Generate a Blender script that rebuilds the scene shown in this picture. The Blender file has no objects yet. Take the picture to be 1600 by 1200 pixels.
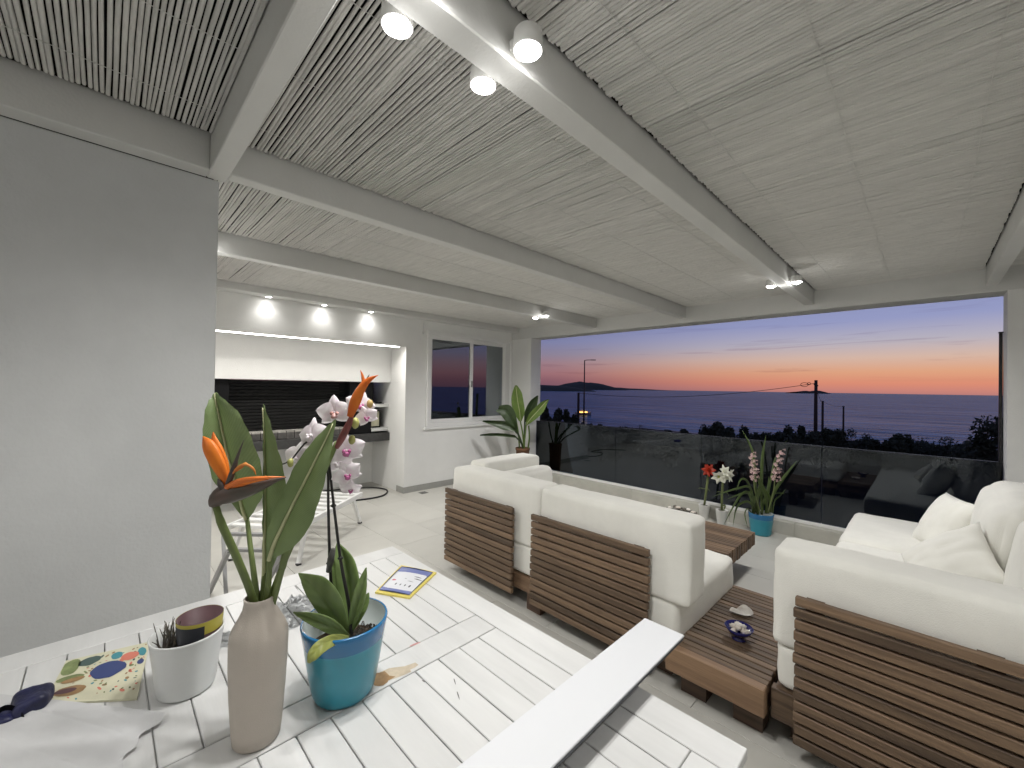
import bpy, bmesh, math, random
from mathutils import Vector, Matrix, noise
random.seed(7)
sc = bpy.context.scene
COL = sc.collection
# ------------------------------------------------------------------ camera
FPX, YAW, PIT, ROL, CH = 642.8, .7893, .00924, -.01574, 1.5
FW = Vector((-math.sin(YAW)*math.cos(PIT), math.cos(YAW)*math.cos(PIT), math.sin(PIT)))
R0 = Vector((math.cos(YAW), math.sin(YAW), 0)); D0 = FW.cross(R0)
RT = R0*math.cos(ROL) + D0*math.sin(ROL); DN = -R0*math.sin(ROL) + D0*math.cos(ROL)
CAM = Vector((0, 0, CH))
cd = bpy.data.cameras.new('camera'); cam = bpy.data.objects.new('camera', cd); COL.objects.link(cam)
m = Matrix((RT, -DN, -FW)).transposed().to_4x4(); m.translation = CAM; cam.matrix_world = m
cd.sensor_width = 36; cd.lens = FPX/1600*36; cd.clip_start = .05; cd.clip_end = 120000
sc.camera = cam
def ray(x, y): return RT*((x-800)/FPX) + DN*((y-600)/FPX) + FW
def P(x, y, d): return CAM + ray(x, y)*d                       # depth d along the view axis
def PZ(x, y, z): v = ray(x, y); return CAM + v*((z-CH)/v.z)
def PY(x, y, Y): v = ray(x, y); return CAM + v*(Y/v.y)
def PX(x, y, X): v = ray(x, y); return CAM + v*(X/v.x)
# ------------------------------------------------------------------ view + world (dusk sky after sunset)
sc.view_settings.view_transform = 'Standard'; sc.view_settings.look = 'None'
EXPO = .44; sc.view_settings.exposure = EXPO; sc.view_settings.gamma = 1
sc.cycles.use_denoising = True; sc.cycles.max_bounces = 8; sc.cycles.diffuse_bounces = 5
sc.cycles.transparent_max_bounces = 16; sc.cycles.sample_clamp_indirect = 6; sc.cycles.caustics_reflective = False
sc.cycles.caustics_refractive = False
LAMP_W = 24.0; FILL_W = .35
w = bpy.data.worlds.new('World'); sc.world = w; w.use_nodes = True
N = w.node_tree.nodes; L = w.node_tree.links; N.clear()
def nd(t, **k):
    n = N.new(t)
    for a, b in k.items(): setattr(n, a, b)
    return n
def ramp(nodes, stops, interp='LINEAR'):
    r = nodes.new('ShaderNodeValToRGB'); e = r.color_ramp.elements; r.color_ramp.interpolation = interp
    while len(e) < len(stops): e.new(.5)
    for q, (p, c) in zip(e, stops): q.position = p; q.color = (*c, 1) if len(c) == 3 else c
    return r
tc = nd('ShaderNodeTexCoord'); sep = nd('ShaderNodeSeparateXYZ'); L.new(tc.outputs['Generated'], sep.inputs[0])
elev = nd('ShaderNodeMath', operation='MULTIPLY'); L.new(sep.outputs['Z'], elev.inputs[0]); elev.inputs[1].default_value = 1
ra = ramp(N, [(0, (.55, .23, .21)), (.006, (.66, .26, .21)), (.0185, (.80, .30, .19)), (.040, (.82, .41, .24)), (.066, (.74, .52, .42)), (.095, (.53, .49, .56)), (.135, (.33, .36, .60)), (.25, (.22, .26, .46)), (.45, (.13, .16, .30)), (1, (.05, .07, .15))])
rb = ramp(N, [(0, (.19, .095, .135)), (.02, (.27, .12, .15)), (.036, (.36, .17, .19)), (.06, (.36, .22, .255)), (.082, (.28, .24, .33)), (.113, (.22, .235, .41)), (.2, (.14, .165, .32)), (.4, (.08, .10, .22)), (1, (.04, .055, .12))])
L.new(elev.outputs[0], ra.inputs[0]); L.new(elev.outputs[0], rb.inputs[0])
SUN_AZ = math.radians(4)
dot = nd('ShaderNodeVectorMath', operation='DOT_PRODUCT'); nrm = nd('ShaderNodeVectorMath', operation='NORMALIZE')
flat = nd('ShaderNodeVectorMath', operation='MULTIPLY'); flat.inputs[1].default_value = (1, 1, 0)
L.new(tc.outputs['Generated'], flat.inputs[0]); L.new(flat.outputs[0], nrm.inputs[0]); L.new(nrm.outputs[0], dot.inputs[0])
dot.inputs[1].default_value = (math.sin(SUN_AZ), math.cos(SUN_AZ), 0)
az = nd('ShaderNodeMapRange', interpolation_type='SMOOTHSTEP'); L.new(dot.outputs['Value'], az.inputs[0])
az.inputs[1].default_value = .70; az.inputs[2].default_value = 1.04
mx = nd('ShaderNodeMix', data_type='RGBA'); L.new(az.outputs[0], mx.inputs[0]); L.new(rb.outputs[0], mx.inputs[6]); L.new(ra.outputs[0], mx.inputs[7])
# thin stretched clouds
mp = nd('ShaderNodeMapping'); mp.inputs['Scale'].default_value = (2.2, 2.2, 42); mp.inputs['Rotation'].default_value = (0, math.radians(2.2), 0); L.new(tc.outputs['Generated'], mp.inputs[0])
nz = nd('ShaderNodeTexNoise'); nz.inputs['Scale'].default_value = 1.5; nz.inputs['Detail'].default_value = 6; nz.inputs['Roughness'].default_value = .55; nz.inputs['Distortion'].default_value = .5; L.new(mp.outputs[0], nz.inputs[0])
cr = ramp(N, [(.59, (0, 0, 0)), (.70, (1, 1, 1))]); L.new(nz.outputs[0], cr.inputs[0])
ce = ramp(N, [(.02, (0, 0, 0)), (.05, (1, 1, 1)), (.12, (.7, .7, .7)), (.3, (0, 0, 0))]); L.new(elev.outputs[0], ce.inputs[0])
cm = nd('ShaderNodeMath', operation='MULTIPLY'); L.new(cr.outputs[0], cm.inputs[0]); L.new(ce.outputs[0], cm.inputs[1])
cm2 = nd('ShaderNodeMath', operation='MULTIPLY'); L.new(cm.outputs[0], cm2.inputs[0]); cm2.inputs[1].default_value = .55
dk = nd('ShaderNodeMix', data_type='RGBA', blend_type='MULTIPLY'); L.new(cm2.outputs[0], dk.inputs[0]); L.new(mx.outputs[2], dk.inputs[6]); dk.inputs[7].default_value = (.52, .42, .52, 1)
bg = nd('ShaderNodeBackground'); bg.inputs[1].default_value = .92/2**EXPO; L.new(dk.outputs[2], bg.inputs[0])
wo = nd('ShaderNodeOutputWorld'); L.new(bg.outputs[0], wo.inputs[0])

# ------------------------------------------------------------------ materials
MATS = {}
def mat(name, col, rough=.5, var=0., vs=6., bump=0., bs=150., metallic=0., spec=.5, rand=0., stretch=None, col2=None, rvar=0., trans=0., detail=4, emis=None, es=0., coat=0., sheen=0., translucent=0.):
    mt = bpy.data.materials.new(name); MATS[name] = mt; mt.use_nodes = True
    n = mt.node_tree.nodes; l = mt.node_tree.links; b = n['Principled BSDF']
    b.inputs['Base Color'].default_value = (*col, 1); b.inputs['Roughness'].default_value = rough
    b.inputs['Metallic'].default_value = metallic; b.inputs['Specular IOR Level'].default_value = spec
    b.inputs['Coat Weight'].default_value = coat; b.inputs['Sheen Weight'].default_value = sheen
    if trans: b.inputs['Transmission Weight'].default_value = trans
    if emis: b.inputs['Emission Color'].default_value = (*emis, 1); b.inputs['Emission Strength'].default_value = es
    t = n.new('ShaderNodeTexCoord'); mp = n.new('ShaderNodeMapping'); l.new(t.outputs['Object'], mp.inputs[0])
    if stretch: mp.inputs['Scale'].default_value = stretch
    oi = n.new('ShaderNodeObjectInfo')
    if rand:
        ad = n.new('ShaderNodeVectorMath'); ad.operation = 'MULTIPLY_ADD'; l.new(oi.outputs['Random'], ad.inputs[0]); ad.inputs[1].default_value = (37, 53, 71)
        l.new(mp.outputs[0], ad.inputs[2]); vec = ad.outputs[0]
    else: vec = mp.outputs[0]
    if var or col2 or rand:
        nz = n.new('ShaderNodeTexNoise'); nz.inputs['Scale'].default_value = vs; nz.inputs['Detail'].default_value = detail; nz.inputs['Roughness'].default_value = .6; l.new(vec, nz.inputs[0])
        c2 = col2 or tuple(max(0, c*(1-var)) for c in col); c1 = col if col2 else tuple(min(1, c*(1+var*.4)) for c in col)
        rp = ramp(n, [(.32, c2), (.68, c1)]); l.new(nz.outputs[0], rp.inputs[0]); out = rp.outputs[0]
        if rand:
            hv = n.new('ShaderNodeHueSaturation'); mr = n.new('ShaderNodeMapRange'); l.new(oi.outputs['Random'], mr.inputs[0]); mr.inputs[3].default_value = 1-rand; mr.inputs[4].default_value = 1+rand
            l.new(mr.outputs[0], hv.inputs['Value']); l.new(out, hv.inputs['Color']); out = hv.outputs[0]
        l.new(out, b.inputs['Base Color'])
        if rvar:
            mr = n.new('ShaderNodeMapRange'); l.new(nz.outputs[0], mr.inputs[0]); mr.inputs[3].default_value = rough-rvar; mr.inputs[4].default_value = rough+rvar; l.new(mr.outputs[0], b.inputs['Roughness'])
    if bump:
        nb = n.new('ShaderNodeTexNoise'); nb.inputs['Scale'].default_value = bs; nb.inputs['Detail'].default_value = 3; l.new(vec, nb.inputs[0])
        bp = n.new('ShaderNodeBump'); bp.inputs['Strength'].default_value = bump; bp.inputs['Distance'].default_value = .01; l.new(nb.outputs[0], bp.inputs['Height']); l.new(bp.outputs[0], b.inputs['Normal'])
    if translucent:
        o = n['Material Output']; tl = n.new('ShaderNodeBsdfTranslucent'); ms = n.new('ShaderNodeMixShader'); ms.inputs[0].default_value = translucent
        tl.inputs[0].default_value = (*col, 1)
        l.new(b.outputs[0], ms.inputs[1]); l.new(tl.outputs[0], ms.inputs[2]); l.new(ms.outputs[0], o.inputs[0])
    return mt
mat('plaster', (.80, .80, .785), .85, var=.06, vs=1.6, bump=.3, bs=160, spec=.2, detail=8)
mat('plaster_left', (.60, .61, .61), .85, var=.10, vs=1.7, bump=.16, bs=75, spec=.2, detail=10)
mat('beam_paint', (.66, .66, .64), .6, var=.05, vs=3, bump=.12, bs=90, spec=.3)
mat('reed_paint', (.72, .71, .68), .75, var=.15, vs=9, bump=.5, bs=120, rand=.06, stretch=(.6, 3, 3), spec=.2)
mat('reed_paint_thick', (.72, .71, .68), .75, var=.10, vs=12, bump=.6, bs=140, stretch=(.4, 3, 3), spec=.2)
mat('dark_board', (.018, .017, .016), .95, spec=.1)
mat('tile', (.54, .53, .49), .42, var=.10, vs=2.4, bump=.06, bs=40, rand=.035, rvar=.1, stretch=(1, .45, 1), detail=8)
mat('grout', (.44, .43, .40), .9)
mat('skirting', (.36, .36, .34), .5, var=.1, vs=5)
mat('kerb_stone', (.50, .49, .44), .55, var=.14, vs=4, bump=.1, bs=60)
mat('table_paint', (.64, .64, .63), .42, var=.09, vs=14, bump=.22, bs=25, rand=.025, stretch=(.15, 1, 1), detail=6)
mat('board_white', (.66, .67, .69), .4)
mat('board_shade', (.05, .055, .07), .5)
mat('wood', (.195, .128, .077), .6, vs=7, col2=(.085, .054, .034), rand=.38, stretch=(.35, 7, 7), bump=.25, bs=30, detail=8)
mat('wood_light', (.27, .17, .10), .58, vs=5, col2=(.15, .088, .05), rand=.15, stretch=(.35, 6, 6), bump=.25, bs=30, detail=8)
mat('wood_dark', (.10, .06, .038), .65, vs=6, col2=(.05, .03, .02), rand=.2, stretch=(.4, 6, 6), bump=.2, bs=30)
mat('fabric', (.83, .82, .765), .92, var=.07, vs=4, bump=.28, bs=320, sheen=.25, spec=.15)
mat('white_metal', (.78, .78, .77), .4)
mat('grey_metal', (.25, .25, .25), .45)
mat('black', (.005, .005, .006), .7, spec=.2)
mat('black_slat', (.009, .009, .009), .65, rand=.25, var=.2, spec=.25)
mat('steel_grey', (.11, .108, .10), .5, var=.15, vs=3)
mat('counter', (.055, .055, .055), .45, var=.3, vs=20)
mat('brick', (.10, .095, .09), .8, var=.4, vs=18, rand=.3, bump=.4, bs=60)
mat('brick_lit', (.42, .40, .37), .8, var=.3, vs=18, rand=.2)
mat('vase', (.47, .42, .365), .55, var=.08, vs=5, bump=.12, bs=500)
mat('white_ceramic', (.72, .72, .70), .4, var=.05, vs=6)
mat('white_plastic', (.66, .67, .66), .38, var=.03)
mat('teal', (.018, .25, .34), .28, var=.12, vs=4, coat=.3)
mat('teal_band', (.014, .145, .33), .25, coat=.3)
mat('pale_inner', (.60, .66, .66), .4)
mat('bark', (.10, .065, .04), .95, var=.6, vs=40, bump=1., bs=60)
def leaf_mat(name, c1, c2, rough=.42, freq=52., tl=.18):
    mt = mat(name, c1, rough, translucent=tl, coat=.12); n = mt.node_tree.nodes; l = mt.node_tree.links; b = n['Principled BSDF']
    uv = n.new('ShaderNodeUVMap'); uv.uv_map = 'leaf'; sp = n.new('ShaderNodeSeparateXYZ'); l.new(uv.outputs[0], sp.inputs[0])
    def mth(op, a, b_): q = n.new('ShaderNodeMath'); q.operation = op; [l.new(v, q.inputs[k]) if hasattr(v, 'links') else setattr(q.inputs[k], 'default_value', v) for k, v in enumerate((a, b_)) if v is not None]; return q.outputs[0]
    au = mth('ABSOLUTE', mth('SUBTRACT', sp.outputs[0], .5), None); v = mth('SUBTRACT', sp.outputs[1], mth('MULTIPLY', au, .38))
    nz = n.new('ShaderNodeTexNoise'); nz.inputs['Scale'].default_value = 14; tcn = n.new('ShaderNodeTexCoord'); l.new(tcn.outputs['Object'], nz.inputs[0])
    ph = mth('ADD', mth('MULTIPLY', v, freq*6.283), mth('MULTIPLY', nz.outputs[0], 5.)); w_ = mth('SINE', ph, None)
    fac = mth('ADD', mth('MULTIPLY', w_, .10), mth('ADD', mth('MULTIPLY', nz.outputs[0], .9), .05))
    rp = ramp(n, [(.2, c2), (.85, c1)]); l.new(fac, rp.inputs[0]); l.new(rp.outputs[0], b.inputs['Base Color'])
    bp = n.new('ShaderNodeBump'); bp.inputs['Strength'].default_value = .22; bp.inputs['Distance'].default_value = .0012; l.new(w_, bp.inputs['Height']); l.new(bp.outputs[0], b.inputs['Normal'])
leaf_mat('leaf_strel', (.20, .27, .105), (.10, .15, .050))
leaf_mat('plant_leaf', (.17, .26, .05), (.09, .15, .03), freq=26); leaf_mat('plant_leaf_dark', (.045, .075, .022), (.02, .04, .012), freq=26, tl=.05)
leaf_mat('orchid_leaf', (.21, .29, .10), (.13, .20, .06), .36, 6, .1); leaf_mat('orchid_leaf_yellow', (.34, .36, .09), (.17, .22, .05), .4, 6, .1)
mat('leaf_rib', (.45, .46, .26), .5)
mat('stem_strel', (.12, .16, .045), .5, var=.25, vs=14)
mat('bract', (.10, .058, .048), .5, col2=(.05, .05, .035), vs=16, var=.1)
mat('bract_edge', (.62, .15, .02), .5)
mat('bract_red', (.22, .055, .05), .5, var=.4, vs=30)
mat('orange', (.80, .23, .018), .5, col2=(.60, .12, .008), vs=20, translucent=.2)
mat('orange_pale', (.72, .30, .07), .5, col2=(.55, .18, .03), vs=20, translucent=.2)
mat('tongue', (.06, .05, .045), .5)
mat('orchid_stem', (.012, .011, .010), .4)
mat('petal_white', (.90, .88, .88), .55, vs=75, col2=(.80, .69, .76), translucent=.3)
mat('petal_lip', (.42, .06, .24), .5, col2=(.55, .22, .38), vs=40)
mat('petal_throat', (.40, .14, .10), .5, col2=(.62, .40, .38), vs=60)
mat('bud', (.38, .38, .12), .5, var=.2, vs=20)
mat('bud_tan', (.55, .40, .16), .5, var=.2, vs=20)
mat('pot_label', (.42, .36, .05), .45); mat('pot_purple', (.10, .055, .06), .4, var=.3, vs=12); mat('pot_black', (.012, .014, .022), .4)
mat('wrap', (.75, .76, .78), .12, bump=.9, bs=40, trans=.0)
mat('paper', (.60, .60, .60), .8, var=.07, vs=6, bump=.2, bs=40, translucent=.15)
mat('pack_yellow', (.70, .58, .14), .4); mat('pack_white', (.66, .67, .70), .35); mat('pack_blue', (.16, .19, .40), .35); mat('ink', (.12, .12, .14), .5); mat('ink_red', (.55, .15, .18), .5); mat('ink_navy', (.05, .06, .12), .5)
mat('cover_cream', (.62, .60, .44), .55, var=.08, vs=20); mat('cover_green', (.22, .27, .11), .55, var=.4, vs=40); mat('cover_navy', (.035, .055, .17), .5); mat('cover_brown', (.33, .20, .09), .5, var=.4, vs=30); mat('cover_teal', (.06, .26, .30), .5); mat('cover_coral', (.62, .19, .13), .5); mat('cover_dark', (.06, .10, .09), .5); mat('cover_plum', (.11, .05, .06), .5)
mat('navy_leather', (.010, .012, .055), .5, var=.5, vs=30, bump=.5, bs=40)
mat('stain', (.52, .44, .33), .6, var=.25, vs=30); mat('stain_pink', (.55, .28, .27), .6)
mat('cobalt', (.012, .012, .10), .12, coat=.5)
mat('shell', (.72, .66, .58), .5, col2=(.50, .43, .38), vs=40, bump=.6, bs=60)
mat('shell_white', (.80, .76, .70), .5, var=.12, vs=30)
mat('driftwood', (.20, .18, .15), .85, col2=(.06, .055, .045), vs=30, bump=.8, bs=60)
mat('terracotta', (.16, .075, .035), .7, var=.2, vs=10)
mat('strap_leaf', (.075, .115, .028), .4, var=.35, vs=8, coat=.15, translucent=.1)
mat('cymb', (.66, .50, .47), .55, vs=50, col2=(.52, .32, .32)); mat('amaryllis_white', (.78, .78, .68), .5, translucent=.2); mat('amaryllis_green', (.42, .46, .14), .5); mat('amaryllis_red', (.42, .035, .012), .5, translucent=.1)
mat('amaryllis_stem', (.14, .17, .06), .5)
mat('rubber', (.015, .015, .015), .5)
mat('blue_cloth', (.02, .03, .22), .6)
mat('drain', (.10, .10, .09), .5)
mat('lamp_white', (.80, .80, .78), .35)
mat('lens', (1, 1, 1), .5, emis=(1, .98, .95), es=40)
mat('led', (1, 1, 1), .5, emis=(1, .96, .90), es=9)
mat('ground', (.05, .045, .035), .95, var=.4, vs=.4, bump=.4, bs=3)
mat('shrub', (.045, .055, .025), .7, var=.3, vs=3); mat('shrub_stem', (.05, .035, .025), .9)
mat('pole_wood', (.06, .045, .035), .85); mat('hill', (.055, .06, .05), .95, var=.3, vs=.01)
mat('boat_hull', (.5, .5, .5), .5); mat('boat_light', (1, .6, .2), .5, emis=(1, .50, .12), es=2.2)
mat('dark_frame', (.015, .015, .017), .4)

def glass_mat(name, tint, gloss=(1, 1, 1), ior=1.5):
    mt = bpy.data.materials.new(name); MATS[name] = mt; mt.use_nodes = True; n = mt.node_tree.nodes; l = mt.node_tree.links; n.clear()
    o = n.new('ShaderNodeOutputMaterial'); f = n.new('ShaderNodeFresnel'); f.inputs[0].default_value = ior
    t = n.new('ShaderNodeBsdfTransparent'); t.inputs[0].default_value = (*tint, 1); g = n.new('ShaderNodeBsdfGlossy'); g.inputs['Roughness'].default_value = .0; g.inputs[0].default_value = (*gloss, 1)
    x = n.new('ShaderNodeMixShader'); l.new(f.outputs[0], x.inputs[0]); l.new(t.outputs[0], x.inputs[1]); l.new(g.outputs[0], x.inputs[2]); l.new(x.outputs[0], o.inputs[0])
glass_mat('rail_glass', (.36, .39, .43), (.86, .93, 1), ior=1.62); glass_mat('clear_film', (.93, .94, .95), ior=1.5)
glass_mat('window_glass', (.10, .11, .14), (.85, .92, 1), ior=3.6)
def sea_mat():
    mt = bpy.data.materials.new('sea'); MATS['sea'] = mt; mt.use_nodes = True; n = mt.node_tree.nodes; l = mt.node_tree.links; b = n['Principled BSDF']
    b.inputs['Base Color'].default_value = (.032, .055, .125, 1); b.inputs['Roughness'].default_value = .22; b.inputs['IOR'].default_value = 1.25; b.inputs['Specular Tint'].default_value = (.72, .84, 1, 1)
    t = n.new('ShaderNodeTexCoord'); prev = None
    for sc_, st, dist in (((.012, .07, 1), 1., 1.8), ((.06, .32, 1), 1., .6), ((.25, 1.1, 1), 1., .2), ((.9, 3.0, 1), .9, .05)):
        mp = n.new('ShaderNodeMapping'); mp.inputs['Scale'].default_value = sc_; mp.inputs['Rotation'].default_value = (0, 0, math.radians(8)); l.new(t.outputs['Object'], mp.inputs[0])
        nz = n.new('ShaderNodeTexNoise'); nz.inputs['Scale'].default_value = 1; nz.inputs['Detail'].default_value = 4; l.new(mp.outputs[0], nz.inputs[0])
        bp = n.new('ShaderNodeBump'); bp.inputs['Strength'].default_value = st; bp.inputs['Distance'].default_value = dist; l.new(nz.outputs[0], bp.inputs['Height'])
        if prev: l.new(prev.outputs[0], bp.inputs['Normal'])
        prev = bp
    l.new(prev.outputs[0], b.inputs['Normal']); b.inputs['Specular IOR Level'].default_value = 0
    g = n.new('ShaderNodeBsdfGlossy'); g.inputs[0].default_value = (.50, .70, 1, 1); g.inputs['Roughness'].default_value = .12; l.new(prev.outputs[0], g.inputs['Normal'])
    x = n.new('ShaderNodeMixShader'); mp = n.new('ShaderNodeMapping'); mp.inputs['Scale'].default_value = (.045, .42, 1); l.new(t.outputs['Object'], mp.inputs[0]); nz = n.new('ShaderNodeTexNoise'); nz.inputs['Scale'].default_value = 1; nz.inputs['Detail'].default_value = 7; nz.inputs['Roughness'].default_value = .65; l.new(mp.outputs[0], nz.inputs[0])
    mr = n.new('ShaderNodeMapRange'); mr.inputs[1].default_value = .35; mr.inputs[2].default_value = .68; mr.inputs[3].default_value = .25; mr.inputs[4].default_value = .60; l.new(nz.outputs[0], mr.inputs[0]); l.new(mr.outputs[0], x.inputs[0]); l.new(b.outputs[0], x.inputs[1]); l.new(g.outputs[0], x.inputs[2]); l.new(x.outputs[0], n['Material Output'].inputs[0])
sea_mat()

# ------------------------------------------------------------------ object helpers (shapes are given in world coordinates)
ORG = {}
def tag(o, label=None, cat=None, group=None, kind=None):
    if label: o['label'] = label
    if cat: o['category'] = cat
    if group: o['group'] = group
    if kind: o['kind'] = kind
    return o
def thing(name, label, cat, loc, group=None):
    o = bpy.data.objects.new(name, None); COL.objects.link(o); o.location = loc; o.empty_display_size = .05
    ORG[o] = Vector(loc); return tag(o, label, cat, group)
def obj(name, bm, material, parent=None, smooth=False, org=None):
    me = bpy.data.meshes.new(name)
    if isinstance(bm, tuple):
        o0 = ORG[parent] if parent else Vector(org or (0, 0, 0))
        me.from_pydata([tuple(Vector(v)-o0) for v in bm[0]], [], bm[1])
    else:
        o0 = ORG[parent] if parent else Vector(org or (0, 0, 0))
        if o0.length: bmesh.ops.translate(bm, verts=bm.verts, vec=-o0)
        bm.to_mesh(me); bm.free()
    for mn in (material if isinstance(material, (list, tuple)) else [material]): me.materials.append(MATS[mn])
    if smooth:
        for p in me.polygons: p.use_smooth = True
    o = bpy.data.objects.new(name, me); COL.objects.link(o)
    if parent: o.parent = parent; ORG[o] = ORG[parent]
    else: o.location = o0; ORG[o] = o0
    return o
def struct(name, bm, material, parent=None, smooth=False, org=None):
    o = obj(name, bm, material, parent, smooth, org)
    if not parent: o['kind'] = 'structure'
    return o
def copyobj(src, offset, parent):
    c = src.copy(); COL.objects.link(c); c.parent = parent; c.location = Vector(src.location)+Vector(offset) if True else 0; ORG[c] = ORG[parent]; return c
def box(bm, x0, x1, y0, y1, z0, z1, bev=0., seg=1):
    x0, x1 = sorted((x0, x1)); y0, y1 = sorted((y0, y1)); z0, z1 = sorted((z0, z1))
    r = bmesh.ops.create_cube(bm, size=1); vs = r['verts']
    for v in vs: v.co = Vector((x0 if v.co.x < 0 else x1, y0 if v.co.y < 0 else y1, z0 if v.co.z < 0 else z1))
    if bev:
        es = list({e for v in vs for e in v.link_edges}); bmesh.ops.bevel(bm, geom=es, offset=bev, segments=seg, affect='EDGES', profile=.5)
    return bm
def bx(*a, bev=0., seg=1): return box(bmesh.new(), *a, bev=bev, seg=seg)
def obox(bm, a, b, wdt, hgt, up=(0, 0, 1)):
    a, b = Vector(a), Vector(b); d = (b-a).normalized(); u = Vector(up); s = d.cross(u)
    if s.length < 1e-4: s = d.cross(Vector((1, 0, 0)))
    s.normalize(); u = s.cross(d); vs = []
    for p in (a, b):
        for i, j in ((-1, -1), (1, -1), (1, 1), (-1, 1)): vs.append(bm.verts.new(p+s*(i*wdt/2)+u*(j*hgt/2)))
    for f in ((0, 1, 2, 3), (7, 6, 5, 4), (0, 4, 5, 1), (1, 5, 6, 2), (2, 6, 7, 3), (3, 7, 4, 0)): bm.faces.new([vs[k] for k in f])
    bmesh.ops.recalc_face_normals(bm, faces=bm.faces); return bm
def tube(bm, pts, rad, sides=8, cap=True):
    pts = [Vector(p) for p in pts]; rad = rad if isinstance(rad, (list, tuple)) else [rad]*len(pts); rings = []
    ref = None
    for i, p in enumerate(pts):
        d = (pts[min(i+1, len(pts)-1)]-pts[max(i-1, 0)]).normalized()
        if ref is None: ref = d.orthogonal().normalized()
        s = (ref-d*ref.dot(d)).normalized(); ref = s; t = d.cross(s)
        rings.append([bm.verts.new(p+(s*math.cos(2*math.pi*k/sides)+t*math.sin(2*math.pi*k/sides))*rad[i]) for k in range(sides)])
    for a, b in zip(rings, rings[1:]):
        for k in range(sides): bm.faces.new((a[k], a[(k+1) % sides], b[(k+1) % sides], b[k]))
    if cap: bm.faces.new(rings[0][::-1]); bm.faces.new(rings[-1])
    return bm
def lathe(bm, c, prof, sides=40, sx=1., sy=1.):
    c = Vector(c); rings = []
    for r, z in prof:
        rings.append([bm.verts.new(c+Vector((r*sx*math.cos(2*math.pi*k/sides), r*sy*math.sin(2*math.pi*k/sides), z))) for k in range(sides)] if r > 1e-5 else [bm.verts.new(c+Vector((0, 0, z)))])
    for a, b in zip(rings, rings[1:]):
        for k in range(sides):
            k2 = (k+1) % sides
            if len(a) == 1 and len(b) == 1: continue
            if len(a) == 1: bm.faces.new((a[0], b[k2], b[k]))
            elif len(b) == 1: bm.faces.new((a[k], a[k2], b[0]))
            else: bm.faces.new((a[k], a[k2], b[k2], b[k]))
    return bm
def spline(pts, n):
    pts = [Vector(p) for p in pts]; out = []; K = len(pts)-1
    for i in range(n+1):
        t = i/n*K; k = min(int(t), K-1); u = t-k
        p0, p1, p2, p3 = pts[max(k-1, 0)], pts[k], pts[k+1], pts[min(k+2, K)]
        out.append(.5*((2*p1)+(p2-p0)*u+(2*p0-5*p1+4*p2-p3)*u*u+(3*p1-p0-3*p2+p3)*u**3))
    return out
def cushion(x0, x1, y0, y1, z0, z1, r=.05, puff=.02, n=20, wr=.0035, seed=0, xf=None):
    """rounded, slightly stuffed box"""
    bm = bmesh.new(); c = Vector(((x0+x1)/2, (y0+y1)/2, (z0+z1)/2)); h = Vector((abs(x1-x0)/2, abs(y1-y0)/2, abs(z1-z0)/2)); grid = {}
    def key(p): return tuple(round(q, 5) for q in p)
    def vert(p):
        k = key(p)
        if k in grid: return grid[k]
        q = Vector([p[i]*h[i] for i in range(3)]); inner = Vector([max(-(h[i]-r), min(h[i]-r, q[i])) for i in range(3)]); d = q-inner
        nn = d.normalized() if d.length > 1e-7 else Vector((0, 0, 0)); q = inner+nn*r
        for i in range(3):
            a, b_ = [j for j in range(3) if j != i]
            q[i] += (1 if p[i] > 0 else -1)*puff*max(0, abs(p[i])-.5)*2*(1-abs(p[a])**3)*(1-abs(p[b_])**3)*min(1, h[a]*5)*min(1, h[b_]*5)
        w_ = c+q; q += nn*wr*(noise.noise(w_*9+Vector((seed, 0, 0)))+.6*noise.noise(w_*23+Vector((0, seed, 0)))+.35*noise.noise(w_*51+Vector((0, 0, seed))))
        q = xf(q) if xf else q
        grid[k] = bm.verts.new(c+q); return grid[k]
    def sp(i): t = i/n*2-1; return math.copysign(abs(t)**.62, t)
    for ax in range(3):
        for s in (-1, 1):
            for i in range(n):
                for j in range(n):
                    cs = []
                    for a, b_ in ((i, j), (i+1, j), (i+1, j+1), (i, j+1)):
                        p = [0, 0, 0]; p[ax] = s; p[(ax+1) % 3] = sp(a); p[(ax+2) % 3] = sp(b_); cs.append(vert(p))
                    if s < 0: cs.reverse()
                    try: bm.faces.new(cs)
                    except ValueError: pass
    return bm
def wall_holes(us, vs_, holes, place, thick):
    """slab in a (u,v) grid with rectangular openings; place(u, v, w) -> point; w in {0, thick}"""
    V, F, idx = [], [], {}
    def vi(a, b, c):
        k = (a, b, c)
        if k not in idx: idx[k] = len(V); V.append(place(us[a], vs_[b], c*thick))
        return idx[k]
    def solid(a, b):
        if a < 0 or b < 0 or a >= len(us)-1 or b >= len(vs_)-1: return False
        u = (us[a]+us[a+1])/2; v = (vs_[b]+vs_[b+1])/2
        return not any(h[0] < u < h[1] and h[2] < v < h[3] for h in holes)
    for a in range(len(us)-1):
        for b in range(len(vs_)-1):
            if not solid(a, b): continue
            F.append((vi(a, b, 0), vi(a+1, b, 0), vi(a+1, b+1, 0), vi(a, b+1, 0))); F.append((vi(a, b, 1), vi(a, b+1, 1), vi(a+1, b+1, 1), vi(a+1, b, 1)))
            for (da, db, p, q) in ((-1, 0, (a, b), (a, b+1)), (1, 0, (a+1, b), (a+1, b+1)), (0, -1, (a, b), (a+1, b)), (0, 1, (a, b+1), (a+1, b+1))):
                if not solid(a+da, b+db): F.append((vi(*p, 0), vi(*q, 0), vi(*q, 1), vi(*p, 1)))
    bm = bmesh.new(); bv = [bm.verts.new(v) for v in V]
    for f in F: bm.faces.new([bv[k] for k in f])
    bmesh.ops.recalc_face_normals(bm, faces=bm.faces); return bm

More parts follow.
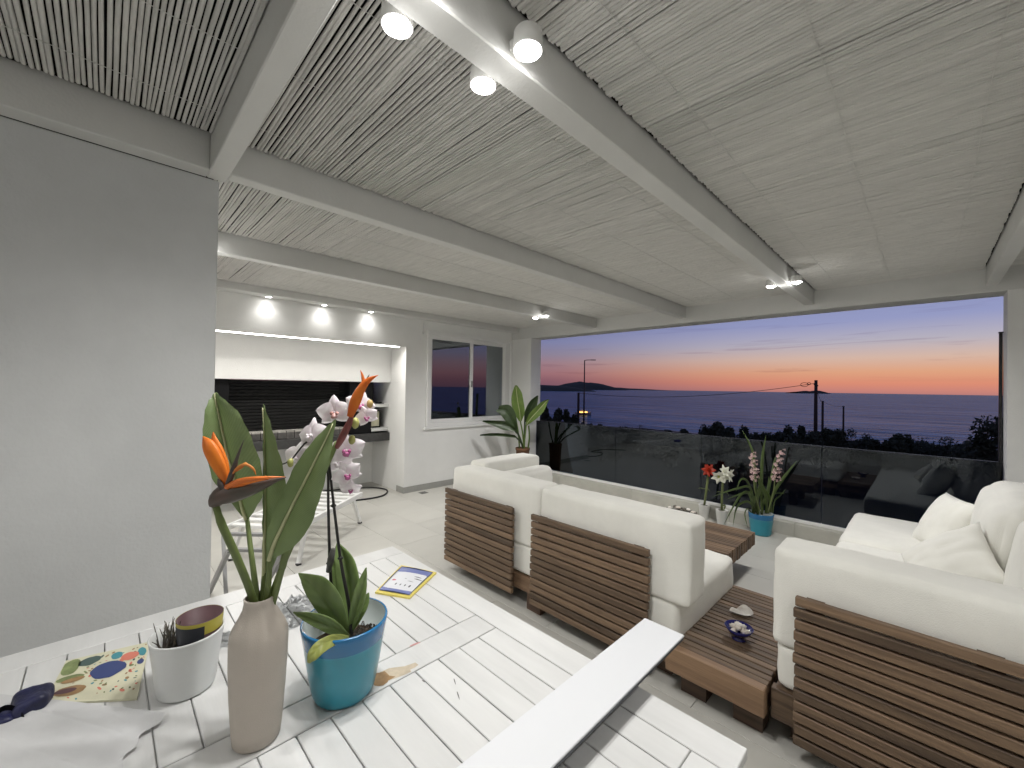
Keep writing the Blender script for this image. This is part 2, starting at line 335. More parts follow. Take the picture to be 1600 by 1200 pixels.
# ================================================================== THE SETTING
KX, FY, ZT, ZB = -5.14, 5.08, 2.53, 2.39          # kitchen wall, sea front, ceiling, beam underside
XR, YB = 1.15, -3.4
# floor: bed plus single tiles
fl = struct('floor', bx(-6.2, XR+.2, YB, 5.34, -.25, -.006), 'grout')
TX, TY = .9, .45; tmesh = None; iy = 0; y = YB
while y < 5.12-.02:
    ty1 = min(y+TY, 5.118); x = -6.18-(iy % 2)*.45
    while x < XR:
        a, b = max(x, -6.18), min(x+TX, XR)
        if b-a > .05 and y > -1.6:
            obj('tile', bx(a+.0012, b-.0012, y+.0012, ty1-.0012, -.0055, 0, bev=.0012), 'tile', fl)
        x += TX
    y += TY; iy += 1
struct('floor_back', bx(-2.2, XR, YB, -1.52, -.0055, -.0005), 'tile')
# walls
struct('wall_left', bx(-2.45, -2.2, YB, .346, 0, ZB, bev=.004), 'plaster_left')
struct('wall_back', bx(-2.2, XR, YB-.2, YB, 0, 2.6), 'plaster')
struct('wall_right', bx(XR, XR+.2, YB, 5.33, 0, 2.6), 'plaster')
struct('wall_kitchen_end', bx(-6.2, -2.45, -.55, -.35, 0, 2.6), 'plaster')
NY1, NZ1 = 3.0, 2.05
bmw = wall_holes([-.35, 3.0, 3.34, FY], [0, .90, 2.05, 2.32, 2.6], [(-.35, 3.0, 0, 2.05), (3.34, FY, .90, 2.32)], lambda u, v, t: (KX-t, u, v), .2)
struct('wall_kitchen', bmw, 'plaster')
struct('pillar', bx(KX-.2, -4.68, FY, 5.33, 0, ZB+.03), 'plaster')
struct('pillar', bx(.45, XR, FY, 5.33, 0, ZB+.03), 'plaster')
tag(struct('fascia', bx(KX-.2, XR+.2, FY-.003, 5.36, 2.335, 2.75, bev=.006), 'beam_paint'))
sk = bmesh.new(); box(sk, KX, KX+.012, 3.0, FY, 0, .085, bev=.002); box(sk, KX-.19, KX+.012, 2.988, 3.0, 0, .085, bev=.002)
struct('skirting', sk, 'skirting')
struct('skirting', bx(KX+.012, -4.68, FY-.012, FY, 0, .085, bev=.002), 'skirting')
# kerb under the railing
kerb = struct('kerb', bx(-4.68, .45, 5.12, 5.335, -.2, .118), 'grout')
x = -4.68
while x < .44:
    b = min(x+.62, .45); obj('coping_stone', bx(x+.0012, b-.0012, 5.113, 5.3, .0, .132, bev=.003), 'kerb_stone', kerb); x += .62
# ceiling: dark boards, reeds tied below them, painted beams
BEAMS = [(-.845, .085), (-2.13, .075), (-3.43, .08), (.37, .07)]
BAYS = [('N', -2.09, -.887, -1.7, .30), ('M', -2.09, -.887, .372, FY), ('R', -.80, .335, .372, FY), ('RN', -.80, .335, -1.7, .30), ('ML', -3.39, -2.168, .372, FY), ('LL', -4.96, -3.47, .372, FY), ('E', .405, XR, .372, FY)]
allreeds = []
for nm, x0, x1, y0, y1 in BAYS:
    y = y0+.006
    while y < y1-.004:
        pn = {'N': 1, 'RN': 1, 'M': max(.06, min(1, 1-(y-1.5)/1.9)), 'ML': max(.05, min(1, 1-(y-.9)/1.2)), 'LL': max(.03, 1-(y-.4)/1.0), 'R': max(.05, .62-(y-.4)/3.0), 'E': .1}[nm]
        near = .5+.75*noise.noise(Vector((y*5.5, len(nm)*3.1+x0, 0))) < pn-.02 if pn < 1 else True
        r = random.uniform(.0056, .0068) if near else random.uniform(.0070, .0085)
        gap = random.choice((.0014, .0020, .0026, .0032, .0042)) if near else random.choices((-.0022, -.0012, -.0004, .0022, .0050), (6, 5, 3, 2.5, 1.3))[0]
        yc = y+r; allreeds.append((nm, x0, x1, yc, r, near)); y += 2*r+gap
def reed_geo(x0, x1, yc, r, near, seg, sides, V, F, o=Vector((0, 0, 0))):
    k0 = len(V); ph = random.uniform(0, 99); amp = .0040 if near else .0028
    tilt = random.uniform(-.002, .002) if near else random.uniform(-.002, .002); rz = random.uniform(-.0015, .0015)
    for i in range(seg+1):
        t = i/seg; x = x0+(x1-x0)*t
        dy = amp*noise.noise(Vector((x*2.6, ph, 0)))+tilt*(t-.5)*2; dz = .6*amp*noise.noise(Vector((x*2.6, ph, 9)))
        rr = r*(1-.12*t*(1 if ph > 50 else -1))
        for k in range(sides):
            a = 2*math.pi*k/sides+.3; V.append((x-o.x, yc+dy+rr*math.cos(a)-o.y, ZT+.004+rz+dz+rr*math.sin(a)-o.z))
    for i in range(seg):
        for k in range(sides):
            k2 = (k+1) % sides; F.append((k0+i*sides+k, k0+i*sides+k2, k0+(i+1)*sides+k2, k0+(i+1)*sides+k))
def score(rd):
    nm, x0, x1, yc, r, near = rd; best = -1
    for f in (.1, .5, .9):
        v = Vector((x0+(x1-x0)*f, yc, ZT))-CAM; d = v.dot(FW)
        if d < .15: continue
        u, vv = 800+FPX*v.dot(RT)/d, 600+FPX*v.dot(DN)/d
        if -50 < u < 1650 and -30 < vv < 700: best = max(best, 1/v.length)
    if nm in ('ML', 'LL', 'E'): best *= .6
    return best
order = sorted(range(len(allreeds)), key=lambda i: -score(allreeds[i])); single = set(order[:300])
for nm, x0, x1, y0, y1 in BAYS:
    ce_ = struct('ceiling', bx(x0-.03, x1+.03, y0-.03, y1+.03, ZT+.022, ZT+.05), 'dark_board', org=(x0, y0, ZT))
    V, F = [], []
    for i, rd in enumerate(allreeds):
        if rd[0] != nm: continue
        if i in single:
            v, f = [], []; reed_geo(rd[1]+random.uniform(.008, .02), rd[2]-random.uniform(.006, .016), *rd[3:], 6 if rd[5] else 5, 6, v, f); obj('reed', (v, f), 'reed_paint', ce_, smooth=True)
        else: reed_geo(rd[1]+random.uniform(.008, .02), rd[2]-random.uniform(.006, .016), *rd[3:], 6, 6, V, F)
    for k in range(3):
        xt = x0+(x1-x0)*(k+.5)/3; ys = [y0+.01+(y1-y0-.02)*i/60 for i in range(61)]
        obj('tie_wire', tube(bmesh.new(), [(xt+.006*noise.noise(Vector((yy*2, xt, 0))), yy, ZT-.0062+.0012*noise.noise(Vector((yy*9, xt, 1)))) for yy in ys], .0012, 4, False), 'reed_paint_thick', ce_, smooth=True)
    if V: tag(obj('reed_mat', (V, F), 'reed_paint_thick', ce_, smooth=True), kind='stuff')
struct('roof_slab', bx(-6.2, XR+.2, YB-.2, 5.3, 2.6, 2.8), 'dark_board')
struct('ceiling_back', bx(-2.45, XR, YB, -1.72, ZT-.005, ZT+.03), 'beam_paint')
def beam(label, x0, x1, y0, y1, zb=ZB):
    o = obj('ceiling_beam', bx(x0, x1, y0, y1, zb, ZT+.02, bev=.004), 'beam_paint', org=((x0+x1)/2, (y0+y1)/2, zb)); return tag(o, label, 'beam', 'white ceiling beams')
bl = ['white ceiling beam carrying the spot cans above the table', 'white ceiling beam between the wall corner and the sea front, without lamps', 'white ceiling beam with one pair of far spot cans near the window']
for (xc, wd), lb in zip(BEAMS[:3], bl): beam(lb, xc-wd/2, xc+wd/2, .37, FY)
beam('white ceiling beam above the sofa by the right pillar', .335, .405, .37, FY)
beam('white cross beam running from the left wall corner over the table', -2.2, XR, .30, .37)
beam('white beam along the top of the left wall', -2.2, -2.115, YB, .30)
beam('white ceiling beam over the camera side of the table', -.887, -.80, YB, .30)
kb = beam('white beam along the top of the kitchen wall with three small downlights', KX, -4.96, -.35, FY, 2.455)

# ================================================================== kitchen niche
nb = thing('barbecue_niche', 'built-in barbecue alcove with white hood, black recess and dark counter', 'alcove', (-5.7, 1.4, 0))
obj('hood', bx(-5.9, -5.56, -.35, 3.12, 1.55, 2.55, bev=.004), 'plaster', nb)
obj('side_wall', bx(-6.2, -5.34, 3.0, 3.14, 0, 1.548), 'plaster', nb)
obj('side_wall', bx(-5.557, -5.34, 3.0, 3.14, 1.55, 2.55), 'plaster', nb)
obj('back_panel', bx(-6.2, -6.1, -.35, 3.0, 0, .70), 'plaster', nb)
obj('back_panel', bx(-6.2, -6.1, -.35, 3.0, .82, 1.548), 'steel_grey', nb)
cn = obj('counter', bx(-6.1, -5.56, -.35, 3.0, .70, .815, bev=.004), 'counter', nb)
obj('post', bx(-6.0, -5.62, .78, 1.02, .817, 1.547), 'black', nb); obj('post', bx(-6.0, -5.62, 2.42, 2.74, .817, 1.547), 'black', nb)
for i in range(18):
    z = .83+i*.04; obj('shutter_slat', bx(-5.80, -5.775, 1.021, 2.419, z, z+.035, bev=.004), 'black_slat', nb)
for i in range(14):
    ya = 1.06+i*.094
    bk = obj('fire_brick', bx(-5.77, -5.60, ya, ya+.087, .818, .90, bev=.003), 'brick', nb); obj('lit_top', bx(-5.772, -5.598, ya+.001, ya+.086, .9, .922, bev=.003), 'brick_lit', bk)  # pale top slab paints the light on the upper ends of dark bricks
sh = obj('shelf', bx(-6.09, -5.60, 2.74, 2.998, 1.19, 1.235, bev=.003), 'white_plastic', nb); obj('shelf', bx(-6.09, -5.60, 2.74, 2.998, .84, .885, bev=.003), 'white_plastic', nb)
pf = thing('framed_box', 'small pale box with black edges standing on the alcove shelf', 'box', (-5.75, 2.84, .886))
obj('panel', bx(-5.79, -5.70, 2.76, 2.90, .905, 1.12), 'cover_cream', pf); f_ = bmesh.new()
for a in ((2.75, 2.762, .887, 1.14), (2.90, 2.912, .887, 1.14), (2.762, 2.90, .887, .904), (2.762, 2.90, 1.122, 1.14)): box(f_, -5.80, -5.69, *a)
obj('frame', f_, 'black', pf)
tr = thing('grill_tray', 'flat black tray lying on the upper alcove shelf', 'tray', (-5.8, 2.86, 1.236)); t_ = bmesh.new(); box(t_, -5.95, -5.65, 2.78, 2.95, 1.236, 1.25, bev=.004); obj('pan', t_, 'black', tr); obj('handle', tube(bmesh.new(), [(-5.65, 2.86, 1.244), (-5.60, 2.86, 1.262), (-5.55, 2.86, 1.262)], .005), 'black', tr)
led = thing('led_strip', 'glowing white light strip under the lintel of the barbecue alcove', 'light strip', (-5.2, 1.4, 2.04))
obj('diffuser', bx(-5.175, -5.150, -.3, 2.9, 2.036, 2.046), 'led', led); obj('channel', bx(-5.18, -5.145, -.3, 2.92, 2.0465, 2.0495), 'white_metal', led)
ld = bpy.data.lights.new('strip_light', 'AREA'); ld.shape = 'RECTANGLE'; ld.size = .03; ld.size_y = 3.1; ld.energy = 20; ld.color = (1, .96, .90)
lo = bpy.data.objects.new('strip_light', ld); COL.objects.link(lo); lo.parent = led; lo.location = (.03, -.1, -.012); lo.rotation_euler = (0, math.radians(-28), 0)
cb = tube(bmesh.new(), spline([(-5.95, 2.2, .012), (-5.75, 2.75, .012), (-5.45, 2.9, .012), (-5.18, 2.7, .012), (-5.2, 2.35, .012), (-5.4, 2.1, .012), (-5.62, 2.15, .012), (-5.6, 1.6, .012), (-5.2, 1.3, .012)], 48), .011)
tag(obj('cable', cb, 'rubber', smooth=True, org=(-5.5, 2.4, 0)), 'black cable looped on the floor under the dark counter', 'cable')
tag(obj('floor_drain', bx(-5.04, -4.94, 3.17, 3.28, .0005, .004, bev=.001), 'drain', org=(-4.99, 3.22, 0)), 'small dark square floor drain beside the wall skirting', 'drain')

# window
wn = thing('window', 'white two-pane sliding window reflecting the dusk sky', 'window', (KX, 4.2, .9))
def frame_part(name, parent, y0, y1, z0, z1, x0, x1, t, m='white_metal'):
    b = bmesh.new(); box(b, x0, x1, y0, y0+t, z0, z1, bev=.003); box(b, x0, x1, y1-t, y1, z0, z1, bev=.003); box(b, x0+.001, x1-.001, y0+t, y1-t, z0, z0+t, bev=.003); box(b, x0+.001, x1-.001, y0+t, y1-t, z1-t, z1, bev=.003); return obj(name, b, m, parent)
frame_part('frame', wn, 3.34, FY-.012, .90, 2.32, KX-.14, KX+.025, .055)
for (a, b, xo) in ((3.392, 4.24, -.03), (4.16, FY-.065, -.085)):
    s_ = frame_part('sash', wn, a, b, .952, 2.268, KX+xo-.045, KX+xo, .062)
    obj('pane', bx(KX+xo-.028, KX+xo-.018, a+.06, b-.06, 1.012, 2.208), 'window_glass', s_)
obj('sill', bx(KX, KX+.04, 3.30, FY-.012, .872, .899, bev=.004), 'white_metal', wn)
obj('lock', bx(KX-.03, KX-.01, 4.20, 4.22, 1.5, 1.6, bev=.004), 'grey_metal', wn)
struct('room_behind_window', bx(-8.0, KX-.21, 3.2, 5.3, .3, 2.6), 'black') if False else None
rm = bmesh.new(); box(rm, -7.6, KX-.205, 3.15, 5.3, .4, 2.55); rm.faces.ensure_lookup_table()
for f in [f for f in rm.faces if f.calc_center_median().x > KX-.3]: rm.faces.remove(f)
struct('room_interior', rm, 'counter')
hk = thing('wall_hook', 'small pale bracket on the wall above the window corner', 'bracket', (KX, 3.27, 2.28))
obj('stem', bx(KX+.001, KX+.02, 3.265, 3.272, 2.28, 2.42), 'white_metal', hk); obj('ball', lathe(bmesh.new(), (KX+.025, 3.268, 2.27), [(0, -.022), (.018, -.012), (.022, 0), (.018, .012), (0, .022)], 12), 'white_metal', hk, True)

# glass railing
rl = thing('glass_railing', 'low tinted glass balustrade between the terrace and the sea', 'railing', (-2.1, 5.22, .13))
xs = [-4.66, -3.13, -1.94, -.75, .435]
for a, b in zip(xs, xs[1:]): obj('glass_panel', bx(a+.004, b-.004, 5.214, 5.226, .155, .955), 'rail_glass', rl)
obj('base_channel', bx(-4.675, .445, 5.195, 5.245, .1325, .165, bev=.003), 'white_metal', rl)
dp = thing('dark_post', 'thin dark metal post standing at the right pillar edge', 'post', (.435, 5.30, 0)); obj('tube', bx(.425, .445, 5.29, 5.33, .1325, 2.02, bev=.003), 'dark_frame', dp); obj('cap', bx(.422, .448, 5.287, 5.333, 2.021, 2.03), 'dark_frame', dp)

# ================================================================== lamps
def spot_can(x, y, side, label, pw=.66):
    """white surface spot fixed to the side of a beam; side = +1/-1 towards +x/-x"""
    t = thing('spot_can', label, 'spotlight', (x, y, 2.40), 'white spot cans on the ceiling beams'); c = (x, y, 0)
    obj('housing', lathe(bmesh.new(), c, [(.0, 2.450), (.034, 2.450), (.038, 2.445), (.040, 2.398), (.037, 2.396), (.034, 2.402), (.033, 2.41)], 28), 'lamp_white', t, True)
    obj('lens', lathe(bmesh.new(), c, [(.0, 2.384), (.012, 2.3855), (.023, 2.391), (.030, 2.398), (.0335, 2.4035)], 28), 'lens', t, True)
    bx0 = x-side*.038; obj('bracket', bx(min(bx0, x-side*.075), max(bx0, x-side*.075), y-.02, y+.02, 2.415, 2.445, bev=.003), 'lamp_white', t)
    l = bpy.data.lights.new('spot_light', 'SPOT'); l.energy = LAMP_W*pw; l.spot_size = math.radians(160); l.spot_blend = .85; l.shadow_soft_size = .03; l.color = (1, .985, .96)
    o = bpy.data.objects.new('spot_light', l); COL.objects.link(o); o.parent = t; o.location = (0, 0, -.024)
    l = bpy.data.lights.new('added_fill', 'POINT'); l.energy = FILL_W*pw; l.shadow_soft_size = .022; l.color = (1, .985, .96)   # weak point light added under each can to lift the ceiling
    o = bpy.data.objects.new('added_fill', l); COL.objects.link(o); o.parent = t; o.location = (0, 0, -.045)
near_l = 'spot can on the beam over the table, %s'
spot_can(-.935, .504, -1, near_l % 'nearest the cross beam'); spot_can(-.934, .786, -1, near_l % 'kitchen side, second from the cross beam')
spot_can(-.752, .786, 1, near_l % 'on the side facing the right pillar'); spot_can(-.752, .504, 1, near_l % 'beside the cross beam, facing the right pillar')
spot_can(-.938, 4.02, -1, 'far spot can by the sea front, on the kitchen side of the lamp beam', 1.6); spot_can(-.751, 4.0, 1, 'far spot can by the sea front, on the pillar side of the lamp beam', 1.6)
spot_can(-3.53, 3.91, -1, 'spot can on the window side of the beam near the corner plant', 1.6); spot_can(-3.33, 3.88, 1, 'spot can near the corner plant, on the sofa side of its beam', 1.6)
spot_can(-3.53, .45, -1, 'added spot can hidden behind the left wall corner, on the window side of its beam', 1.6); spot_can(-3.33, .45, 1, 'added spot can hidden behind the left wall corner, on the sofa side of its beam', 1.6)  # hidden pair added to light the kitchen side
for yy in (-1.3, -2.6):
    for xx, sd, nm in ((-.935, -1, 'left wall'), (-.752, 1, 'right wall')): spot_can(xx, yy, sd, 'added unseen spot can of the %s pair behind the cross beam, on its %s side' % (('second' if yy > -2 else 'third'), nm), .6)  # pairs added behind the camera for more bounce light
spot_can(.46, 1.2, 1, 'added unseen spot can on the beam over the lounge sofa arm', .75)  # added out of view to brighten the sofa arm cushion
for (px, py) in ((420, 461), (507, 473.5), (580, 486)):
    p = PX(px, py, -5.045); y = p.y
    t = thing('downlight', 'small recessed downlight grazing the kitchen wall above the alcove', 'downlight', (-5.045, y, 2.455), 'downlights in the kitchen wall beam')
    obj('trim_ring', lathe(bmesh.new(), (-5.045, y, 0), [(.030, 2.4545), (.042, 2.4545), (.042, 2.446), (.030, 2.444), (.030, 2.4545)], 24), 'lamp_white', t, True); obj('lens', lathe(bmesh.new(), (-5.045, y, 0), [(0, 2.4475), (.029, 2.4475)], 24), 'lens', t)
    l = bpy.data.lights.new('spot_light', 'SPOT'); l.energy = 3.2; l.spot_size = math.radians(125); l.spot_blend = 1; l.shadow_soft_size = .02; l.color = (1, .98, .94)
    o = bpy.data.objects.new('spot_light', l); COL.objects.link(o); o.parent = t; o.location = (0, 0, -.015)
# ================================================================== dining table
T = thing('dining_table', 'white painted slatted outdoor table covered with pots and flowers', 'table', (-1.01, .24, 0))
TZ = .75; TH = .022; y1, y0 = .975, -.51
def plank(x0, x1, ya, yb, name='plank', dz=0): return obj(name, bx(x0+.0013, x1-.0013, ya+.0013, yb-.0013, TZ-TH+dz, TZ+dz, bev=.0016), 'table_paint', T)
plank(-1.66, -.26, .885, y1, 'edge_board'); plank(-1.66, -.26, y0, -.42, 'edge_board')
plank(-1.76, -1.66, y0, y1, 'end_board'); plank(-.343, -.26, -.42, .885, 'end_board'); plank(-1.044, -.946, -.42, .885, 'centre_board')
for k in range(18):
    yb = .885-.0725*k
    plank(-1.66, -1.044, yb-.0725, yb, dz=random.uniform(-.0008, .0004)); plank(-.946, -.343, yb-.0725, yb, dz=random.uniform(-.0008, .0004))
ap = bmesh.new(); box(ap, -1.70, -.32, .88, .905, .64, .726); box(ap, -1.70, -.32, -.44, -.415, .64, .726); box(ap, -1.70, -1.675, -.415, .88, .64, .726); box(ap, -.345, -.32, -.415, .88, .64, .726); obj('apron', ap, 'table_paint', T)
for (lx, ly) in ((-1.66, .84), (-.36, .84), (-1.66, -.38), (-.36, -.38)): obj('leg', bx(lx-.035, lx+.035, ly-.035, ly+.035, 0, .727, bev=.003), 'table_paint', T)
# stains and scratches on the paint
def blot(name, c, rx, ry, ang, m, parent, z, n=18, jag=.3):
    bm = bmesh.new(); vs = []
    for i in range(n):
        a = 2*math.pi*i/n; k = 1+jag*noise.noise(Vector((math.cos(a)*1.7+c[0]*9, math.sin(a)*1.7, c[1]*7)))
        u, v = rx*k*math.cos(a), ry*k*math.sin(a); vs.append(bm.verts.new((c[0]+u*math.cos(ang)-v*math.sin(ang), c[1]+u*math.sin(ang)+v*math.cos(ang), z)))
    bm.faces.new(vs); return obj(name, bm, m, parent)
q = PZ(596, 1062, TZ); blot('stain', (q.x, q.y), .030, .022, .6, 'cover_brown', T, TZ+.0007, jag=.8)
q = PZ(620, 1050, TZ); blot('stain', (q.x, q.y), .06, .018, 1.3, 'stain', T, TZ+.0005, jag=.7)
q = PZ(648, 1007, TZ); blot('stain', (q.x, q.y), .016, .004, 1.5, 'stain_pink', T, TZ+.0006)
for (a, b) in (((664, 1066), (659, 1063)), ((709, 1060), (712, 1070)), ((714, 1080), (718, 1093)), ((460, 915), (466, 922))):
    qa, qb = PZ(*a, TZ), PZ(*b, TZ); tg = (qb-qa); blot('scratch', ((qa.x+qb.x)/2, (qa.y+qb.y)/2), tg.length/2, .0013, math.atan2(tg.y, tg.x), 'steel_grey', T, TZ+.0006, 8)
wb = thing('loose_board', 'long smooth white board laid across the table and jutting past its edge', 'board', (-.54, .5, TZ))
obj('top_skin', bx(-.603, -.4825, -.35, 1.186, .7985, .804, bev=.0012), 'board_white', wb); obj('shade_layer', bx(-.601, -.4845, -.348, 1.184, .790, .7984), 'board_shade', wb)  # dark lower layer paints in the shade on the white board's side and underside
for yy in (.1, .86): obj('foot', bx(-.598, -.565, yy, yy+.06, TZ+.0005, .7899), 'board_shade', wb)

# ================================================================== sofas, slatted platform, coffee table
def slat_row(parent, x0, x1, ya, yb, z0, z1, n, gap=.0100, mname='wood'):
    p = (z1-z0)/n; first = None
    for i in range(n):
        if first is None: first = obj('slat', bx(x0, x1, ya, yb, z0+gap/2, z0+p-gap/2, bev=.003), mname, parent)
        else: c = copyobj(first, (random.uniform(-.004, .004), random.uniform(-.002, .002), p*i), parent)
def deck(parent, x0, x1, ya, yb, zb, zt, n, gap=.009):
    p = (yb-ya)/n; first = None
    for i in range(n):
        if first is None: first = obj('slat', bx(x0, x1, ya+gap/2, ya+p-gap/2, zb, zt, bev=.002), 'wood', parent)
        else: copyobj(first, (random.uniform(-.003, .003), p*i, random.uniform(-.0015, .0015)), parent)
S1 = thing('corner_sofa', 'cream cushioned corner sofa with two slatted brown wood back panels', 'sofa', (-1.9, 2.5, 0))
slat_row(S1, -2.775, -1.995, 2.0, 2.026, .085, .678, 13); slat_row(S1, -1.825, -1.005, 2.0, 2.026, .085, .678, 13)
for xx in (-2.70, -2.07, -1.75, -1.08): obj('batten', bx(xx-.03, xx+.03, 2.0275, 2.052, .09, .665), 'wood_dark', S1)
fr = bmesh.new(); box(fr, -2.82, -.90, 2.056, 2.10, .115, .215, bev=.003); box(fr, -2.82, -2.775, 2.101, 2.90, .115, .215); box(fr, -2.774, -.90, 2.86, 2.90, .115, .215); obj('base_frame', fr, 'wood_light', S1)
obj('base_panel', bx(-2.774, -.905, 2.101, 2.859, .18, .214), 'wood_dark', S1)
for (fx, fy) in ((-2.7, 2.2), (-1.85, 2.12), (-1.0, 2.2), (-2.7, 2.78), (-1.9, 2.78), (-1.0, 2.78)): obj('foot', bx(fx-.06, fx+.06, fy-.05, fy+.05, 0, .1145), 'wood_dark', S1)
obj('seat_cushion', cushion(-2.76, -1.80, 2.065, 2.93, .217, .43, .034, .008, seed=1), 'fabric', S1, True); obj('seat_cushion', cushion(-1.795, -.875, 2.065, 2.93, .217, .43, .034, .008, seed=2), 'fabric', S1, True)
def lean(k): return lambda q: q+Vector((0, k*(q.z), 0))
obj('back_cushion', cushion(-2.76, -1.80, 2.058, 2.27, .42,   .84, .026, .006, seed=3, xf=lean(.03)), 'fabric', S1, True); obj('back_cushion', cushion(-1.795, -.815, 2.058, 2.27, .42,   .84, .026, .006, seed=4, xf=lean(.03)), 'fabric', S1, True)
obj('back_cushion', cushion(-2.83, -2.60, 2.29, 2.98, .42, .862, .035, .008, seed=5), 'fabric', S1, True)
obj('back_cushion', cushion(-2.59, -2.43, 2.30, 2.99, .42, .78, .06, .02, seed=6), 'fabric', S1, True)
PT = thing('slatted_platform', 'low slatted brown wood platform between the two sofas', 'side table', (-.68, 2.46, 0))
deck(PT, -.895, -.475, 2.035, 2.93, .195, .243, 21); obj('front_beam', bx(-.90, -.472, 1.985, 2.032, .128, .248, bev=.004), 'wood_light', PT); obj('back_beam', bx(-.89, -.48, 2.86, 2.90, .10, .1945), 'wood_dark', PT)
obj('cross_rail', bx(-.87, -.82, 2.033, 2.859, .11, .1945), 'wood_dark', PT); obj('cross_rail', bx(-.53, -.48, 2.033, 2.859, .11, .1945), 'wood_dark', PT)
for (fx, fy) in ((-.80, 2.13), (-.56, 2.13), (-.82, 2.8), (-.55, 2.8)): obj('foot', bx(fx-.06, fx+.06, fy-.05, fy+.05, 0, .1095), 'wood_dark', PT)
S2 = thing('lounge_sofa', 'cream cushioned sofa with slatted wood side panel, in front of the right pillar', 'sofa', (.1, 3.4, 0))
slat_row(S2, -.375, .64, 2.0, 2.026, .075, .678, 13)
for xx in (-.31, .15, .56): obj('batten', bx(xx-.03, xx+.03, 2.0275, 2.052, .09, .665), 'wood_dark', S2)
fr = bmesh.new(); box(fr, -.465, .66, 2.056, 2.10, .105, .235, bev=.003); box(fr, -.46, -.415, 2.101, 4.84, .115, .215); box(fr, -.414, .66, 4.80, 4.84, .115, .215); obj('base_frame', fr, 'wood', S2); obj('base_panel', bx(-.414, .66, 2.101, 4.799, .18, .214), 'wood_dark', S2)
for (fx, fy) in ((-.35, 2.2), (.5, 2.2), (-.35, 3.5), (.5, 3.5), (-.35, 4.7), (.5, 4.7)): obj('foot', bx(fx-.06, fx+.06, fy-.05, fy+.05, 0, .1145), 'wood_dark', S2)
obj('seat_cushion', cushion(-.455, .66, 2.062, 3.86, .237, .435, .045, .01, n=18, seed=11), 'fabric', S2, True); obj('seat_cushion', cushion(-.455, .66, 3.865, 4.84, .217, .435, .045, .01, seed=12), 'fabric', S2, True)
obj('arm_cushion', cushion(-.462, .68, 2.058, 2.285, .425, .832, .028, .007, n=18, seed=13, xf=lean(.03)), 'fabric', S2, True)
def lx(k): return lambda q: q+Vector((k*q.z, 0, 0))
obj('back_cushion', cushion(.30, .56, 2.30, 3.28, .43, .93, .08, .03, seed=14, xf=lx(.16)), 'fabric', S2, True); obj('back_cushion', cushion(.24, .50, 3.30, 4.30, .43, .93, .09, .04, seed=15, xf=lx(.16)), 'fabric', S2, True)
def pillow(label, c, size, thick, rot, seed):
    bm = bmesh.new(); n = 26; g = {}
    for s in (1, -1):
        for i in range(n+1):
            for j in range(n+1):
                if s < 0 and (i in (0, n) or j in (0, n)): g[(s, i, j)] = g[(1, i, j)]; continue
                u, v = i/n*2-1, j/n*2-1
                e = (1-abs(u)**2.4)*(1-abs(v)**2.4); pin = 1-.06*(1-abs(v)**2)*abs(u)**2-.0
                x = u*size/2*(1-.07*(1-v*v)); y = v*size/2*(1-.07*(1-u*u))
                wv = .012*noise.noise(Vector((u*2.2+seed, v*2.2, s)))*(1-e)+.010*noise.noise(Vector((u*5, v*1.6+seed, s)))
                g[(s, i, j)] = bm.verts.new((x, y, s*thick/2*e**.55+wv))
    for s in (1, -1):
        for i in range(n):
            for j in range(n):
                q = [g[(s, i, j)], g[(s, i+1, j)], g[(s, i+1, j+1)], g[(s, i, j+1)]]
                try: bm.faces.new(q if s > 0 else q[::-1])
                except ValueError: pass
    o = obj('throw_pillow', bm, 'fabric', None, True); o.location = c; o.rotation_euler = rot; return tag(o, label, 'pillow')
pillow('plump cream throw pillow leaning on the back cushion near the glass railing', (.10, 4.16, .60), .42, .17, (math.radians(62), math.radians(0), math.radians(-66)), 3)
pillow('creased cream throw pillow lying against the sofa back beside the arm cushion', (.09, 3.30, .56), .44, .17, (math.radians(48), math.radians(26), math.radians(-78)), 8)
CT = thing('coffee_table', 'low brown coffee table of thick wooden slats near the flower pots', 'coffee table', (-1.6, 3.6, 0))
deck(CT, -2.18, -1.02, 3.27, 3.955, .20, .305, 19, gap=.008)
for xx in (-2.0, -1.25): obj('bearer', bx(xx-.04, xx+.04, 3.30, 3.925, .12, .1995), 'wood_dark', CT); obj('foot', bx(xx-.04, xx+.04, 3.32, 3.42, 0, .1195), 'wood_dark', CT); obj('foot', bx(xx-.04, xx+.04, 3.80, 3.90, 0, .1195), 'wood_dark', CT)

# shells and dishes
def blobmesh(c, rx, ry, rz, seed, amp=.35, seg=14, rings=9, rot=0.):
    bm = bmesh.new(); bmesh.ops.create_uvsphere(bm, u_segments=seg, v_segments=rings, radius=1)
    for v in bm.verts:
        k = 1+amp*noise.noise(v.co*1.8+Vector((seed, seed*.7, 0)))+amp*.5*noise.noise(v.co*4.5+Vector((0, seed, 0)))
        p = Vector((v.co.x*rx, v.co.y*ry, v.co.z*rz))*k; p.rotate(Matrix.Rotation(rot, 3, 'Z')); v.co = p+Vector(c)
    return bm
bw = thing('glass_bowl', 'small cobalt blue glass bowl of seashells on the slatted platform', 'bowl', (-.665, 2.31, .244))
obj('bowl', lathe(bmesh.new(), (-.665, 2.31, .244), [(.0, 0), (.032, 0), (.034, .005), (.022, .012), (.025, .017), (.050, .036), (.065, .062), (.063, .062), (.048, .039), (.0, .022)], 30), 'cobalt', bw, True)
